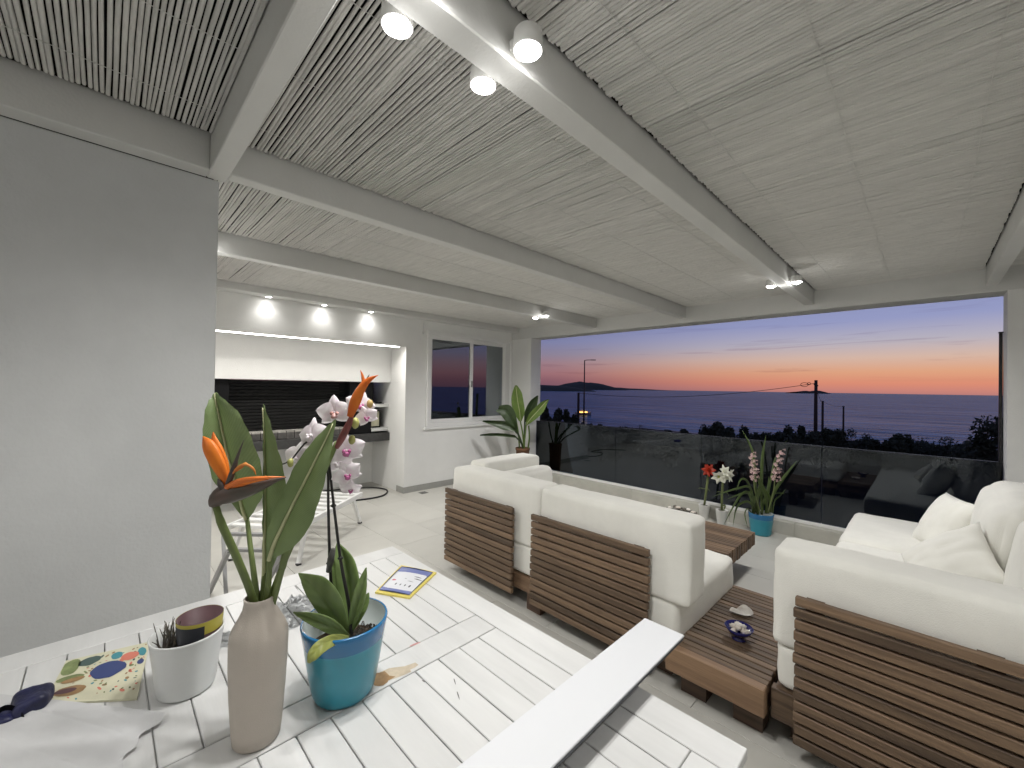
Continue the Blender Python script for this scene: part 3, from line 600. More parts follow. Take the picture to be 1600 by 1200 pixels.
for i in range(9):
    a = i*2.4; rr = .036*math.sqrt(i/9); s_ = thing('seashell', 'small pale seashell piled in the cobalt glass bowl', 'shell', (-.665+rr*math.cos(a), 2.31+rr*math.sin(a), .284+.010*(3-i/3)), 'seashells in the blue bowl')
    c = Vector(s_.location); obj('whorl', blobmesh(c, .020, .013, .012, i, .5, 10, 7, a), 'shell' if i % 3 else 'shell_white', s_, True); obj('spire', lathe(bmesh.new(), c+Vector((.009*math.cos(a), .009*math.sin(a), .004)), [(0, -.006), (.006, -.003), (.004, .003), (0, .010)], 8), 'shell', s_, True)
sp = bmesh.new(); c = Vector((-.715, 2.575, .245)); rows = []
for i in range(9):
    rr = i/8; row = []
    for j in range(25):
        a = -1.35+2.7*j/24; rib = .0025*math.cos(j*math.pi)*rr; R_ = (.012+.098*rr)*(1+.05*math.cos(j*math.pi)); u = R_*math.cos(a)*.9-.06; v = R_*math.sin(a)*.62
        ang = math.radians(-25); row.append(sp.verts.new(c+Vector((u*math.cos(ang)-v*math.sin(ang), u*math.sin(ang)+v*math.cos(ang), .006+.022*math.sin(rr*2.6)+rib*.7))))
    rows.append(row)
for a, b in zip(rows, rows[1:]):
    for j in range(24): sp.faces.new((a[j], a[j+1], b[j+1], b[j]))
bmesh.ops.solidify(sp, geom=sp.faces[:], thickness=.004)
tag(obj('scallop_shell', sp, 'shell_white', None, True, org=(-.715, 2.575, .244)), 'white ribbed scallop shell lying beside the blue glass bowl', 'shell')
dw = thing('driftwood_wreath', 'grey driftwood and shell wreath on the coffee table', 'wreath', (-1.62, 3.86, .305))
for i in range(26):
    a = i/26*2*math.pi; b2 = a+random.uniform(.5, 1.0); r1, r2 = random.uniform(.09, .14), random.uniform(.09, .14); z1, z2 = random.uniform(.32, .37), random.uniform(.32, .38)
    obj('twig', tube(bmesh.new(), spline([(-1.62+r1*math.cos(a), 3.86+r1*math.sin(a)*.8, z1), (-1.62+.14*math.cos((a+b2)/2), 3.86+.11*math.sin((a+b2)/2), (z1+z2)/2+.012), (-1.62+r2*math.cos(b2), 3.86+r2*math.sin(b2)*.8, z2)], 5), [.004, .010, .012, .011, .009, .004], 6), 'driftwood', dw, True)
for i in range(7):
    a = i*.9+.3; obj('shell', blobmesh((-1.62+.11*math.cos(a), 3.86+.09*math.sin(a), .375), .028, .018, .012, i+30, .4, 10, 7, a*1.7), 'shell_white' if i % 2 else 'shell', dw, True)

# ================================================================== sun lounger by the kitchen
LG = thing('sun_lounger', 'white metal sun lounger standing in front of the barbecue alcove', 'sun lounger', (-4.1, 1.3, 0))
A_, B_ = Vector((-4.62, 1.86, .30)), Vector((-3.86, .92, .30)); dv = (B_-A_).normalized(); sv = Vector((-dv.y, dv.x, 0))*.29
for s in (1, -1): obj('rail', obox(bmesh.new(), A_+sv*s, B_+sv*s, .03, .045), 'white_metal', LG)
for i in range(9):
    c = A_.lerp(B_, (i+.5)/9); obj('slat', obox(bmesh.new(), c-sv*.94+Vector((0, 0, .012)), c+sv*.94+Vector((0, 0, .012)), .062, .014), 'white_metal', LG)
for e, k in ((A_+dv*.18, -1), (B_-dv*.2, 1)):
    for s in (1, -1):
        foot = e+sv*s*1.06+dv*k*.12; lg_ = obj('leg', obox(bmesh.new(), e+sv*s*1.0-Vector((0, 0, .02)), Vector((foot.x, foot.y, .012)), .03, .03), 'white_metal', LG); obj('foot_cap', obox(bmesh.new(), Vector((foot.x, foot.y, .0)), Vector((foot.x, foot.y, .0118)), .036, .036), 'rubber', lg_)
    obj('cross_bar', obox(bmesh.new(), e-sv*.96-Vector((0, 0, .05)), e+sv*.96-Vector((0, 0, .05)), .025, .025), 'white_metal', LG)
FC = thing('folding_stool', 'grey folding stool frame beside the lounger near the left wall', 'stool', (-3.35, .62, 0))
g1 = Vector((-3.62, .56, 0)); 
for dy in (0, .36):
    o_ = Vector((.26*dy/.36, .26*dy/.36, 0)); obj('leg', obox(bmesh.new(), Vector((-3.60, .56, .006))+o_, Vector((-3.22, .60, .40))+o_, .022, .03), 'grey_metal', FC); obj('leg', obox(bmesh.new(), Vector((-3.18, .56, .006))+o_+Vector((0, .032, 0)), Vector((-3.58, .60, .40))+o_+Vector((0, .032, 0)), .022, .03), 'grey_metal', FC)
obj('top_bar', obox(bmesh.new(), Vector((-3.22, .60, .41)), Vector((-2.96, .86, .41)), .03, .02), 'grey_metal', FC); obj('top_bar', obox(bmesh.new(), Vector((-3.58, .632, .41)), Vector((-3.32, .892, .41)), .03, .02), 'grey_metal', FC)
bc = cushion(-4.08, -3.96, 1.02, 1.14, .32, .365, .02, .01, n=8, wr=.012, seed=21); tag(obj('blue_cloth', bc, 'blue_cloth', None, True, org=(-4.02, 1.08, .32)), 'crumpled bright blue cloth lying on the white sun lounger', 'cloth')

# ================================================================== things on the table
VC = Vector((-.998, .2435, TZ))
vs = thing('bottle_vase', 'beige textured bottle vase holding orange bird of paradise flowers', 'vase', VC)
prof = [(0, .004), (.040, .0), (.0465, .004), (.0495, .03), (.0545, .10), (.0575, .165), (.0580, .205), (.0565, .222), (.051, .238), (.041, .256), (.0325, .274), (.0300, .288), (.0305, .297), (.0275, .2985), (.0262, .293), (.027, .27), (.034, .25), (.045, .20), (.042, .05), (0, .03)]
prof = [(r_*.95, z_) for r_, z_ in prof]
vb = lathe(bmesh.new(), VC, prof, 56)
for v in vb.verts:
    z = v.co.z-TZ
    if .05 < z < .27:
        a = math.atan2(v.co.y-VC.y, v.co.x-VC.x); k = 1+.022*math.cos(9*a)*max(0, min(1, (z-.14)/.08)); v.co.x = VC.x+(v.co.x-VC.x)*k; v.co.y = VC.y+(v.co.y-VC.y)*k
obj('body', vb, 'vase', vs, True)
PC = Vector((-1.280, .158, TZ))
wp = thing('white_pot', 'white ribbed plastic plant pot with a small nursery pot inside', 'plant pot', PC)
pr_ = [(0, .003), (.058, .0), (.064, .004)]+[(.0655+.018*i/16+(.0012 if i % 2 and i < 7 else 0), .006+.138*i/16) for i in range(17)]+[(.0855, .150), (.083, .1515), (.080, .149), (.062, .012), (0, .010)]
pr_ = [(r_*.88, z_*.93) for r_, z_ in pr_]
obj('body', lathe(bmesh.new(), PC, pr_, 48), 'white_plastic', wp, True)
ic = PC+Vector((.0, .024, .0)); ip = thing('nursery_pot', 'small empty nursery pot with yellow and black label inside the white pot', 'plant pot', ic+Vector((0, 0, .012)))
obj('shell', lathe(bmesh.new(), ic, [(0, .014), (.036, .012), (.048, .168), (.0465, .169), (.034, .02), (0, .018)], 40), ['pot_purple'], ip, True)
def band(c, r0, r1, z0, z1, a0, a1, n=20):
    bm = bmesh.new(); rows = [[bm.verts.new(Vector(c)+Vector((r*math.cos(a0+(a1-a0)*i/n), r*math.sin(a0+(a1-a0)*i/n), z))) for i in range(n+1)] for r, z in ((r0, z0), (r1, z1))]
    for i in range(n): bm.faces.new((rows[0][i], rows[0][i+1], rows[1][i+1], rows[1][i]))
    return bm
obj('label', band(ic, .0464, .0487, .138, .1685, -math.pi, math.pi, 40), 'pot_label', ip, True); obj('dark_print', band(ic, .0452, .0489, .116, .160, -1.5, .05), 'pot_black', ip, True)
dr = bmesh.new()
for i in range(34):
    a = random.uniform(0, 6.28); rr = random.uniform(0, .02); b = PC+Vector((-.035+rr*math.cos(a), -.03+rr*math.sin(a), .09)); tp = b+Vector((random.uniform(-.03, .03), random.uniform(-.025, .02), random.uniform(.04, .075)))
    tube(dr, [b, b.lerp(tp, .5)+Vector((0, 0, .004)), tp], [.002, .0016, .0006], 5)
tag(obj('dried_stalks', dr, 'driftwood', None, org=PC+Vector((-.035, -.03, .09))), 'tuft of dry brown stalks in the white ribbed pot', 'dried plant')
soil = lathe(bmesh.new(), PC+Vector((0, 0, .088)), [(0, .004), (.04, .003), (.0625, 0)], 24)
obj('soil', soil, 'bark', wp)
def teal_pot(c, rb_, rt, h, label, name='teal_pot'):
    t = thing(name, label, 'plant pot', c); c = Vector(c); bh = .76
    def rad(z): return rb_+(rt-rb_)*(z/h)**.8
    pf_ = [(0, .004), (rb_*.92, 0), (rb_, .006)]+[(rad(h*bh*k/8), h*bh*k/8) for k in range(1, 9)]
    obj('body', lathe(bmesh.new(), c, pf_, 56), 'teal', t, True)
    obj('rim_band', lathe(bmesh.new(), c, [(rad(h*bh)+.0003, h*bh+.0002), (rad(h*.9)+.001, h*.9), (rt+.0012, h*.985), (rt, h), (rt-.004, h)], 56), 'teal_band', t, True)
    obj('lining', lathe(bmesh.new(), c, [(rt-.0041, h-.0005), (rt-.006, h*.94), (rad(h*.5)-.008, h*.5), (0, h*.48)], 56), 'pale_inner', t, True); return t
OC = Vector((-1.005, .432, TZ))
teal_pot(OC, .068, .0985, .180, 'turquoise glazed pot with blue rim holding the white orchid')
mo = lathe(bmesh.new(), OC+Vector((0, 0, .112)), [(0, .028), (.03, .022), (.06, .014), (.079, .004)], 26)
for v in mo.verts: v.co.z += .012*noise.noise(v.co*40)

# --- strelitzia leaves and flowers, cut and standing in the vase
def blade(st, n=26, across=7, wav=.002, fold=.0):
    """st: stations (mid, left, right) each (px, py, depth); returns blade bmesh and midrib points"""
    mid = spline([P(*s[0]) for s in st], n); lf = spline([P(*s[1]) for s in st], n); rt = spline([P(*s[2]) for s in st], n)
    bm = bmesh.new(); rows = []; d_ = FW
    for i in range(n+1):
        row = []
        for k in range(-across, across+1):
            t = abs(k)/across; e = lf[i] if k < 0 else rt[i]; p = mid[i].lerp(e, t)
            wd = (e-mid[i]).length
            p = p+d_*(-.09*wd*math.sin(t*math.pi)+wav*math.sin(i*1.9+t*3+k)*t)
            row.append(bm.verts.new(p))
        rows.append(row)
    for a, b in zip(rows, rows[1:]):
        for k in range(2*across): bm.faces.new((a[k], a[k+1], b[k+1], b[k]))
    uv = bm.loops.layers.uv.new('leaf')
    ii = {v: (a_, b_) for a_, row in enumerate(rows) for b_, v in enumerate(row)}
    for f in bm.faces:
        for lp in f.loops: a_, b_ = ii[lp.vert]; lp[uv].uv = (b_/(2*across), a_/n)
    return bm, mid
def strel_leaf(label, st, stem, rib=.0030):
    base = P(*stem[-1]); t = thing('strelitzia_leaf', label, 'leaf', base, 'bird of paradise leaves in the vase')
    bm, mid = blade(st); bl_ = obj('blade', bm, 'leaf_strel', t, True); n = len(mid)
    obj('midrib', tube(bmesh.new(), [p-FW*.0028 for p in mid[:-1]], [rib*1.55*(1-.8*i/n) for i in range(n-1)], 6), 'leaf_rib', bl_, True)
    pts = spline([P(*s) for s in stem], 14); obj('stem', tube(bmesh.new(), pts, [.0045+.0025*i/14 for i in range(15)], 10), 'stem_strel', t, True)
VD = .885
strel_leaf('broad oval strelitzia leaf with pale midrib standing behind the orange flower',
  [((386, 812, .95), (384, 813, .95), (388, 812, .95)), ((380, 795, .952), (352, 775, .94), (402, 790, .94)), ((372, 762, .955), (334, 752, .935), (412, 768, .935)), ((360, 722, .96), (322, 712, .935), (408, 728, .94)), ((350, 680, .965), (317, 672, .94), (393, 685, .945)), ((342, 643, .97), (322, 636, .95), (373, 645, .955)), ((337, 622, .972), (329, 622, .965), (350, 624, .965)), ((337, 613, .975), (336, 613, .975), (338, 613, .975))],
  [(386, 810, .95), (392, 860, .925), (399, 915, .90), (404, 960, VD)])
strel_leaf('narrow folded strelitzia leaf seen edge-on in the middle of the vase',
  [((413, 905, .905), (411, 905, .905), (416, 905, .905)), ((414, 860, .91), (410, 860, .905), (436, 862, .90)), ((415, 810, .915), (410, 810, .905), (446, 800, .90)), ((415, 760, .92), (411, 760, .91), (445, 745, .905)), ((414, 710, .925), (411, 705, .915), (434, 700, .91)), ((413, 665, .93), (411, 660, .925), (422, 660, .925)), ((411, 632, .935), (411, 631, .935), (412, 631, .935))],
  [(413, 895, .905), (411, 925, .895), (409, 960, VD)])
strel_leaf('large tilted strelitzia leaf in front of the white orchid blooms',
  [((421, 875, .868), (419, 876, .868), (423, 875, .868)), ((430, 848, .866), (416, 840, .858), (458, 855, .855)), ((443, 820, .866), (428, 800, .855), (484, 823, .85)), ((460, 785, .868), (445, 762, .857), (496, 790, .85)), ((478, 750, .872), (460, 729, .862), (505, 762, .857)), ((495, 716, .878), (481, 699, .870), (513, 727, .866)), ((509, 688, .886), (499, 678, .882), (519, 696, .88)), ((524, 655, .895), (523, 655, .895), (525, 656, .895))],
  [(421, 872, .868), (420, 905, .874), (414, 960, VD)])
def extra_stem(a):
    pass
xs_ = thing('strelitzia_stalk', 'bare green strelitzia stalk leaning right in the vase neck', 'stem', P(420, 965, VD), None)
obj('stem', tube(bmesh.new(), spline([P(447, 862, .875), P(436, 905, .88), P(420, 965, VD)], 10), .0068, 10), 'stem_strel', xs_, True); obj('leaf_sheath', tube(bmesh.new(), spline([P(452, 840, .873), P(447, 862, .875), P(441, 888, .878)], 8), [.003, .005, .0065, .0074, .0078, .0078, .0077, .0074, .007], 10), 'stem_strel', xs_, True)
def petal3(pts, wid, mname, parent, name='sepal', thick=.25, nrm=None, n=14):
    """boat-shaped petal: spine points, widths, thick = depth/width"""
    sp_ = spline(pts, n); W = [x.x for x in spline([(w_, 0, 0) for w_ in wid], n)]; bm = bmesh.new(); rings = []
    nn = (nrm or -FW)
    for i, p in enumerate(sp_):
        d = (sp_[min(i+1, n)]-sp_[max(i-1, 0)]).normalized(); s = d.cross(nn).normalized(); u = s.cross(d); w_ = max(W[i], .0003)
        rings.append([bm.verts.new(p+s*(w_*math.cos(2*math.pi*k/10))+u*(thick*w_*math.sin(2*math.pi*k/10)-thick*.9*w_*math.cos(2*math.pi*k/10)**2)) for k in range(10)])
    for a, b in zip(rings, rings[1:]):
        for k in range(10): bm.faces.new((a[k], a[(k+1) % 10], b[(k+1) % 10], b[k]))
    bm.faces.new(rings[0][::-1]); bm.faces.new(rings[-1]); return obj(name, bm, mname, parent, True)
f1 = thing('bird_of_paradise', 'orange bird of paradise flower with long dark beak pointing right', 'flower', P(404, 962, VD))
obj('stem', tube(bmesh.new(), spline([P(336, 786, .828), P(346, 818, .83), P(366, 862, .845), P(388, 915, .87), P(404, 962, VD)], 18), [.0062]*4+[.0075]*15, 10), 'stem_strel', f1, True)
bk = petal3([P(333, 790, .825), P(337, 780, .822), P(352, 772, .82), P(378, 766, .822), P(408, 757, .828), P(430, 750, .834), P(447, 746, .84)], [.010, .0185, .0225, .0185, .012, .0055, .0008], 'bract', f1, 'beak', .75, nrm=-FW)
petal3([P(352, 762, .806), P(372, 752.5, .806), P(400, 748, .814), P(425, 746, .824), P(446, 745, .838)], [.005, .0055, .0042, .0025, .0005], 'bract_edge', bk, 'beak_edge', .6)
petal3([P(353, 757, .818), P(343, 735, .815), P(331, 712, .813), P(323, 695, .815), P(317, 682, .82)], [.005, .013, .0155, .013, .0012], 'orange', f1, thick=.35)
petal3([P(355, 757, .822), P(347, 730, .822), P(339, 706, .822), P(334, 690, .824), P(333, 675, .828)], [.004, .012, .012, .008, .0008], 'orange', f1, thick=.35)
petal3([P(352, 762, .812), P(370, 757, .812), P(395, 751, .816), P(420, 748, .825)], [.004, .007, .005, .0015], 'orange', f1, thick=.5)
petal3([P(355, 757, .810), P(363, 735, .808), P(371, 712, .81), P(381, 687, .815)], [.0055, .0055, .003, .0004], 'tongue', f1, 'tongue', .6)
petal3([P(347, 768, .812), P(343, 757, .812), P(340, 748, .815)], [.003, .006, .001], 'tongue', f1, 'tongue', .5)
for q in ([P(362, 741, .809), P(375, 728, .808), P(386, 726, .81), P(396, 733, .812), P(400, 742, .814)], [P(364, 738, .813), P(376, 731, .813), P(383, 724, .815), P(389, 727, .815)]):
    obj('filament', tube(bmesh.new(), spline(q, 10), [.0026]*8+[.0018, .0012, .0006], 7), 'orange_pale', f1, True)
f2 = thing('bird_of_paradise', 'orange bird of paradise flower rising among the orchid blooms', 'flower', P(412, 964, .89))
obj('stem', tube(bmesh.new(), spline([P(527, 690, .945), P(505, 740, .93), P(470, 820, .91), P(435, 900, .895), P(412, 964, .89)], 16), .0058, 10), 'stem_strel', f2, True)
petal3([P(524, 700, .942), P(534, 682, .94), P(545, 660, .938), P(551, 644, .938)], [.006, .0085, .007, .003], 'bract_red', f2, 'beak', .8)
petal3([P(546, 651, .934), P(553, 630, .932), P(562, 610, .932), P(574, 595, .934), P(591, 586, .938)], [.007, .0125, .0105, .0068, .0005], 'orange', f2, thick=.4)
petal3([P(560, 616, .936), P(567, 600, .936), P(566, 588, .938), P(563, 578, .94)], [.004, .0048, .0034, .0004], 'orange', f2, thick=.5)
petal3([P(562, 612, .940), P(570, 598, .942), P(577, 585, .944)], [.003, .003, .0004], 'tongue', f2, 'tongue', .5)

# --- orchid
OR = thing('orchid', 'white and pink orchid with two dark stems in the turquoise pot', 'orchid', OC+Vector((0, 0, .15)))
obj('potting_bark', mo, 'bark', OR, True)
def oleaf(st, m_='orchid_leaf'):
    bm, mid = blade(st, 20, 6, .0005); o = obj('leaf', bm, m_, OR, True); sm = o.modifiers.new('thickness', 'SOLIDIFY'); sm.thickness = .0022
oleaf([((543, 990, 1.0), (541, 991, 1.0), (546, 989, 1.0)), ((527, 967, .985), (514, 975, .98), (540, 955, .98)), ((507, 940, .975), (491, 950, .965), (528, 925, .965)), ((488, 917, .97), (476, 925, .965), (508, 903, .965)), ((474, 901, .97), (469, 905, .97), (486, 897, .968)), ((466, 896, .975), (466, 897, .975), (467, 895, .975))])
oleaf([((545, 996, .985), (543, 998, .985), (547, 993, .985)), ((522, 983, .965), (517, 992, .96), (527, 972, .96)), ((500, 972, .955), (493, 981, .945), (505, 961, .95)), ((477, 962, .955), (471, 968, .95), (482, 957, .95)), ((458, 957, .96), (458, 958, .96), (459, 956, .96))])
oleaf([((546, 988, 1.01), (543, 988, 1.01), (549, 988, 1.01)), ((546, 950, 1.03), (530, 950, 1.02), (560, 950, 1.02)), ((545, 915, 1.045), (525, 915, 1.03), (562, 915, 1.03)), ((540, 880, 1.055), (522, 880, 1.04), (556, 882, 1.045)), ((533, 858, 1.06), (523, 860, 1.055), (545, 862, 1.055)), ((527, 848, 1.065), (526, 848, 1.065), (529, 848, 1.065))])
oleaf([((546, 990, .998), (544, 990, .998), (548, 990, .998)), ((555, 960, .995), (546, 955, .985), (561, 962, .985)), ((563, 930, .995), (553, 925, .985), (570, 935, .985)), ((569, 905, 1.0), (561, 905, .995), (573, 912, .995)), ((572, 887, 1.005), (571, 887, 1.005), (573, 887, 1.005))])
oleaf([((548, 990, 1.002), (546, 990, 1.002), (550, 990, 1.002)), ((560, 960, 1.01), (552, 958, 1.0), (567, 963, 1.0)), ((570, 940, 1.015), (562, 938, 1.01), (576, 943, 1.01)), ((576, 926, 1.02), (575, 926, 1.02), (577, 927, 1.02))])
oleaf([((545, 998, .975), (544, 993, .975), (546, 1003, .975)), ((522, 999, .925), (520, 991, .925), (525, 1008, .92)), ((502, 1009, .893), (496, 1002, .895), (507, 1019, .888)), ((489, 1024, .878), (483, 1018, .882), (496, 1029, .876)), ((482, 1035, .876), (481, 1034, .876), (484, 1035, .876))], 'orchid_leaf_yellow')
oleaf([((546, 988, 1.015), (543, 988, 1.015), (549, 988, 1.015)), ((532, 940, 1.05), (522, 942, 1.045), (542, 940, 1.045)), ((524, 895, 1.07), (514, 895, 1.065), (534, 893, 1.065)), ((517, 858, 1.08), (512, 860, 1.08), (524, 858, 1.08))])
st1 = [P(549, 992, .995), P(545, 945, 1.0), P(533, 880, 1.0), P(524, 810, 1.0), P(516, 740, .998), P(513, 700, 1.0), P(520, 660, 1.0), P(548, 640, 1.0), P(578, 632, .99)]
st2 = [P(541, 990, 1.03), P(520, 930, 1.04), P(515, 860, 1.04), P(513, 790, 1.03), P(512, 735, 1.02), P(503, 690, 1.01), P(480, 690, 1.0), P(455, 718, .99), P(436, 727, .985)]
for q in (st1, st2):
    s_ = spline(q, 40); obj('flower_stem', tube(bmesh.new(), s_, [.0046-.0030*i/40 for i in range(41)], 8), 'orchid_stem', OR, True)
for (a, b, c) in ((532, 872, 1.0), (514, 880, 1.04), (521, 790, 1.0)): obj('stem_node', lathe(bmesh.new(), P(a, b, c), [(.0035, -.004), (.0068, -.001), (.0068, .001), (.0035, .004)], 10), 'orchid_stem', OR, True)
obj('stem_clip', tube(bmesh.new(), [P(513, 893, 1.035), P(517, 874, 1.03), P(521, 858, 1.025)], [.006, .009, .006], 8), 'steel_grey', OR, True)
def orchid_flower(c, size, face, roll=0., seed=0, lip='petal_lip', dull=False):
    c = Vector(c); nrm = Vector(face).normalized(); up = Vector((0, 0, 1)); s = up.cross(nrm).normalized(); u = nrm.cross(s)
    def loc(a, r): a += roll; return s*(r*math.cos(a))+u*(r*math.sin(a))
    fl_ = None
    for (ang, ln, wd, dz) in ((math.pi/2, 1., .36, -.03), (math.radians(215), .95, .34, -.03), (math.radians(325), .95, .34, -.03), (math.radians(12), 1.02, .56, .03), (math.radians(168), 1.02, .56, .03)):
        bm = bmesh.new(); n = 9; rows = []; ax = loc(ang, 1); ay = nrm.cross(ax)
        for i in range(n+1):
            t = i/n; wv = wd*size*(math.sin(math.pi*min(1, t**.62*.97+.03))**.75)
            row = []
            for k in range(-4, 5):
                v = k/4; p = c+ax*(t*ln*size)+ay*(v*wv)+nrm*(dz*size+.20*size*t-.36*size*t*t-.10*size*v*v+.03*size*noise.noise(Vector((t*3, v*2, seed+ang))))
                row.append(bm.verts.new(p))
            rows.append(row)
        for a, b in zip(rows, rows[1:]):
            for k in range(8): bm.faces.new((a[k], a[k+1], b[k+1], b[k]))
        o = obj('petal', bm, 'petal_white', OR, True); fl_ = fl_ or o
    lp = blobmesh(c+nrm*size*.16-u*size*.16, size*.17, size*.17, size*.15, seed, .5, 10, 7); obj('lip', lp, lip, fl_, True)
    for sg in (-1, 1): obj('lip_lobe', blobmesh(c+nrm*size*.17+s*sg*size*.14+u*size*.0, size*.10, size*.09, size*.10, seed+sg, .4, 8, 6), lip, fl_, True)
    obj('column', blobmesh(c+nrm*size*.12+u*size*.04, size*.06, size*.06, size*.07, seed+5, .2, 8, 6), 'petal_white', fl_, True)
vw = -FW
def fdir(a, b): return vw+RT*a-DN*b
orchid_flower(P(523, 645, .985), .043, fdir(.25, -.1), .1, 1, 'petal_throat')
orchid_flower(P(563, 633, .985), .036, fdir(.5, .1), -.3, 2)
orchid_flower(P(573, 652, .975), .028, fdir(.4, -.2), .4, 3)
orchid_flower(P(487, 681, 1.0), .046, fdir(-.35, .15), .2, 4, 'petal_white')
orchid_flower(P(463, 716, 1.0), .044, fdir(-.3, .1), -.1, 5, 'petal_white')
orchid_flower(P(541, 704, .99), .046, fdir(.5, -.1), .15, 6)
orchid_flower(P(543, 742, .985), .036, fdir(.5, -.15), .5, 7)
orchid_flower(P(528, 722, 1.02), .040, fdir(.2, -.3), .3, 8, 'petal_white')
orchid_flower(P(548, 765, .99), .026, fdir(.4, -.6), 0, 9)
def bud(px, py, d, r, m_): obj('bud', blobmesh(P(px, py, d), r*.8, r*.8, r*1.15, px, .12, 12, 8), m_, OR, True)
bud(578, 631, .985, .009, 'bud_tan'); bud(555, 661, .955, .0115, 'bud'); bud(550, 687, .96, .010, 'bud'); bud(454, 723, .985, .009, 'bud'); bud(437, 726, .985, .006, 'bud')
# clear foil in the pot and on the table
def foil(name, label, c, rx, ry, h, seed, n=22):
    bm = bmesh.new(); g = []; c = Vector(c)
    for i in range(n+1):
        row = []
        for j in range(n+1):
            u, v = i/n*2-1, j/n*2-1; e = max(0, 1-u*u)*max(0, 1-v*v)
            k = abs(noise.noise(Vector((u*3+seed, v*3, 0))))+.7*abs(noise.noise(Vector((u*7, v*7+seed, 3))))
            row.append(bm.verts.new(c+Vector((u*rx*(1+.15*noise.noise(Vector((v*3, seed, 1)))), v*ry*(1+.15*noise.noise(Vector((u*3, seed, 2)))), .001+h*(.15+k)*e**.4))))
        g.append(row)
    for i in range(n):
        for j in range(n): bm.faces.new((g[i][j], g[i+1][j], g[i+1][j+1], g[i][j+1]))
    return tag(obj(name, bm, 'clear_film', None, False, org=c), label, 'wrapper')
foil('clear_foil', 'crumpled clear plastic foil lying behind the beige vase', PZ(470, 955, TZ), .085, .10, .045, 2)
foil('clear_foil', 'crinkled clear plastic foil tucked into the turquoise orchid pot', OC+Vector((.035, .040, .130)), .035, .035, .032, 5, 16)
foil('clear_foil', 'scrap of clear plastic between the white pot and the vase', PZ(355, 1000, TZ), .035, .04, .03, 9, 14)

# yellow packet
k1, k2, k3, k4 = [PZ(*q, TZ+.004) for q in ((586, 926), (640, 935), (682, 895), (627, 884))]
pk = thing('yellow_packet', 'flat yellow packet with a blue and white printed card lying on the table', 'packet', ((k1+k3)/2)-Vector((0, 0, .004)))
def quad_uv(u, v, z): a = k1.lerp(k2, u); b = k4.lerp(k3, u); p = a.lerp(b, v); return Vector((p.x, p.y, z))
def qprism(u0, u1, v0, v1, z0, z1, m_, par, name, nx=8, sag=.0):
    bm = bmesh.new(); top = [[bm.verts.new(quad_uv(u0+(u1-u0)*i/nx, v0+(v1-v0)*j/nx, z1+sag*math.sin(3.1*i/nx)*math.sin(3.1*j/nx))) for j in range(nx+1)] for i in range(nx+1)]
    for i in range(nx):
        for j in range(nx): bm.faces.new((top[i][j], top[i+1][j], top[i+1][j+1], top[i][j+1]))
    if z0 < z1-1e-4:
        r = bmesh.ops.extrude_face_region(bm, geom=bm.faces[:]); 
        for e in r['geom']:
            if isinstance(e, bmesh.types.BMVert): e.co.z = z0
        bmesh.ops.recalc_face_normals(bm, faces=bm.faces)
    return obj(name, bm, m_, par)
qprism(0, 1, 0, 1, TZ+.0006, TZ+.007, 'pack_yellow', pk, 'cloth', sag=.004)
cdv = qprism(.06, .94, .07, .93, TZ+.0072, TZ+.0085, 'pack_white', pk, 'card', sag=.0045)
def pr2(u0, u1, v0, v1, m_): qprism(u0, u1, v0, v1, TZ+.0092, TZ+.0092, m_, cdv, 'print', 4, .0045)
pr2(.06, .94, .74, .93, 'pack_blue'); pr2(.06, .94, .07, .17, 'pack_blue')
for a in ((.06, .94, .925, .945), (.06, .94, .055, .07), (.055, .07, .06, .94), (.93, .945, .06, .94)): pr2(*a, 'ink_navy')
for k in range(4): pr2(.32+.13*k, .38+.13*k, .26, .36, 'ink')
for a in ((.35, .6, .5, .54, 'ink'), (.55, .85, .63, .655, 'ink'), (.6, .9, .56, .575, 'steel_grey'), (.45, .8, .45, .46, 'steel_grey'), (.14, .28, .40, .46, 'ink_red')): pr2(*a)
# illustrated booklet
b1, b2, b3, b4 = [PZ(*q, TZ+.004) for q in ((68, 1100), (214, 1092), (234, 1003), (103, 1033))]
k1, k2, k3, k4 = b1, b2, b3, b4
bkt = thing('booklet', 'cream booklet printed with coloured fruit and leaf shapes', 'booklet', ((k1+k3)/2)-Vector((0, 0, .004)))
qprism(0, 1, 0, 1, TZ+.0006, TZ+.005, 'cover_cream', bkt, 'pages')
def spot(u, v, ru, rv, ang, m_, z=.0006, tip=0.):
    bm = bmesh.new(); vs_ = []
    for i in range(22):
        a = 2*math.pi*i/22; rr = 1+.10*noise.noise(Vector((math.cos(a)*2+u*9, math.sin(a)*2, v*7)))+tip*max(0, math.cos(a))**6
        x_, y_ = ru*rr*math.cos(a), rv*rr*math.sin(a); uu = u+x_*math.cos(ang)-y_*math.sin(ang); vv = v+x_*math.sin(ang)+y_*math.cos(ang)
        vs_.append(bm.verts.new(quad_uv(min(.99, max(.01, uu)), min(.99, max(.01, vv)), TZ+.005+z)))
    bm.faces.new(vs_); obj('print', bm, m_, bkt)
spot(.10, .78, .10, .20, 0, 'cover_green'); spot(.16, .5, .16, .07, .2, 'cover_green', .0004); spot(.2, .45, .13, .05, .3, 'cover_brown', .0008); spot(.22, .22, .17, .10, .25, 'cover_brown'); spot(.17, .22, .12, .05, .25, 'cover_plum', .0009)
spot(.30, .84, .13, .10, .35, 'cover_dark'); spot(.55, .56, .185, .17, .2, 'cover_navy', .0009, .25); spot(.62, .84, .07, .08, .3, 'cover_teal'); spot(.78, .77, .10, .085, .2, 'cover_coral', .0009, .2); spot(.93, .82, .05, .09, .3, 'cover_teal'); spot(.94, .62, .04, .05, 0, 'cover_navy')
random.seed(5)
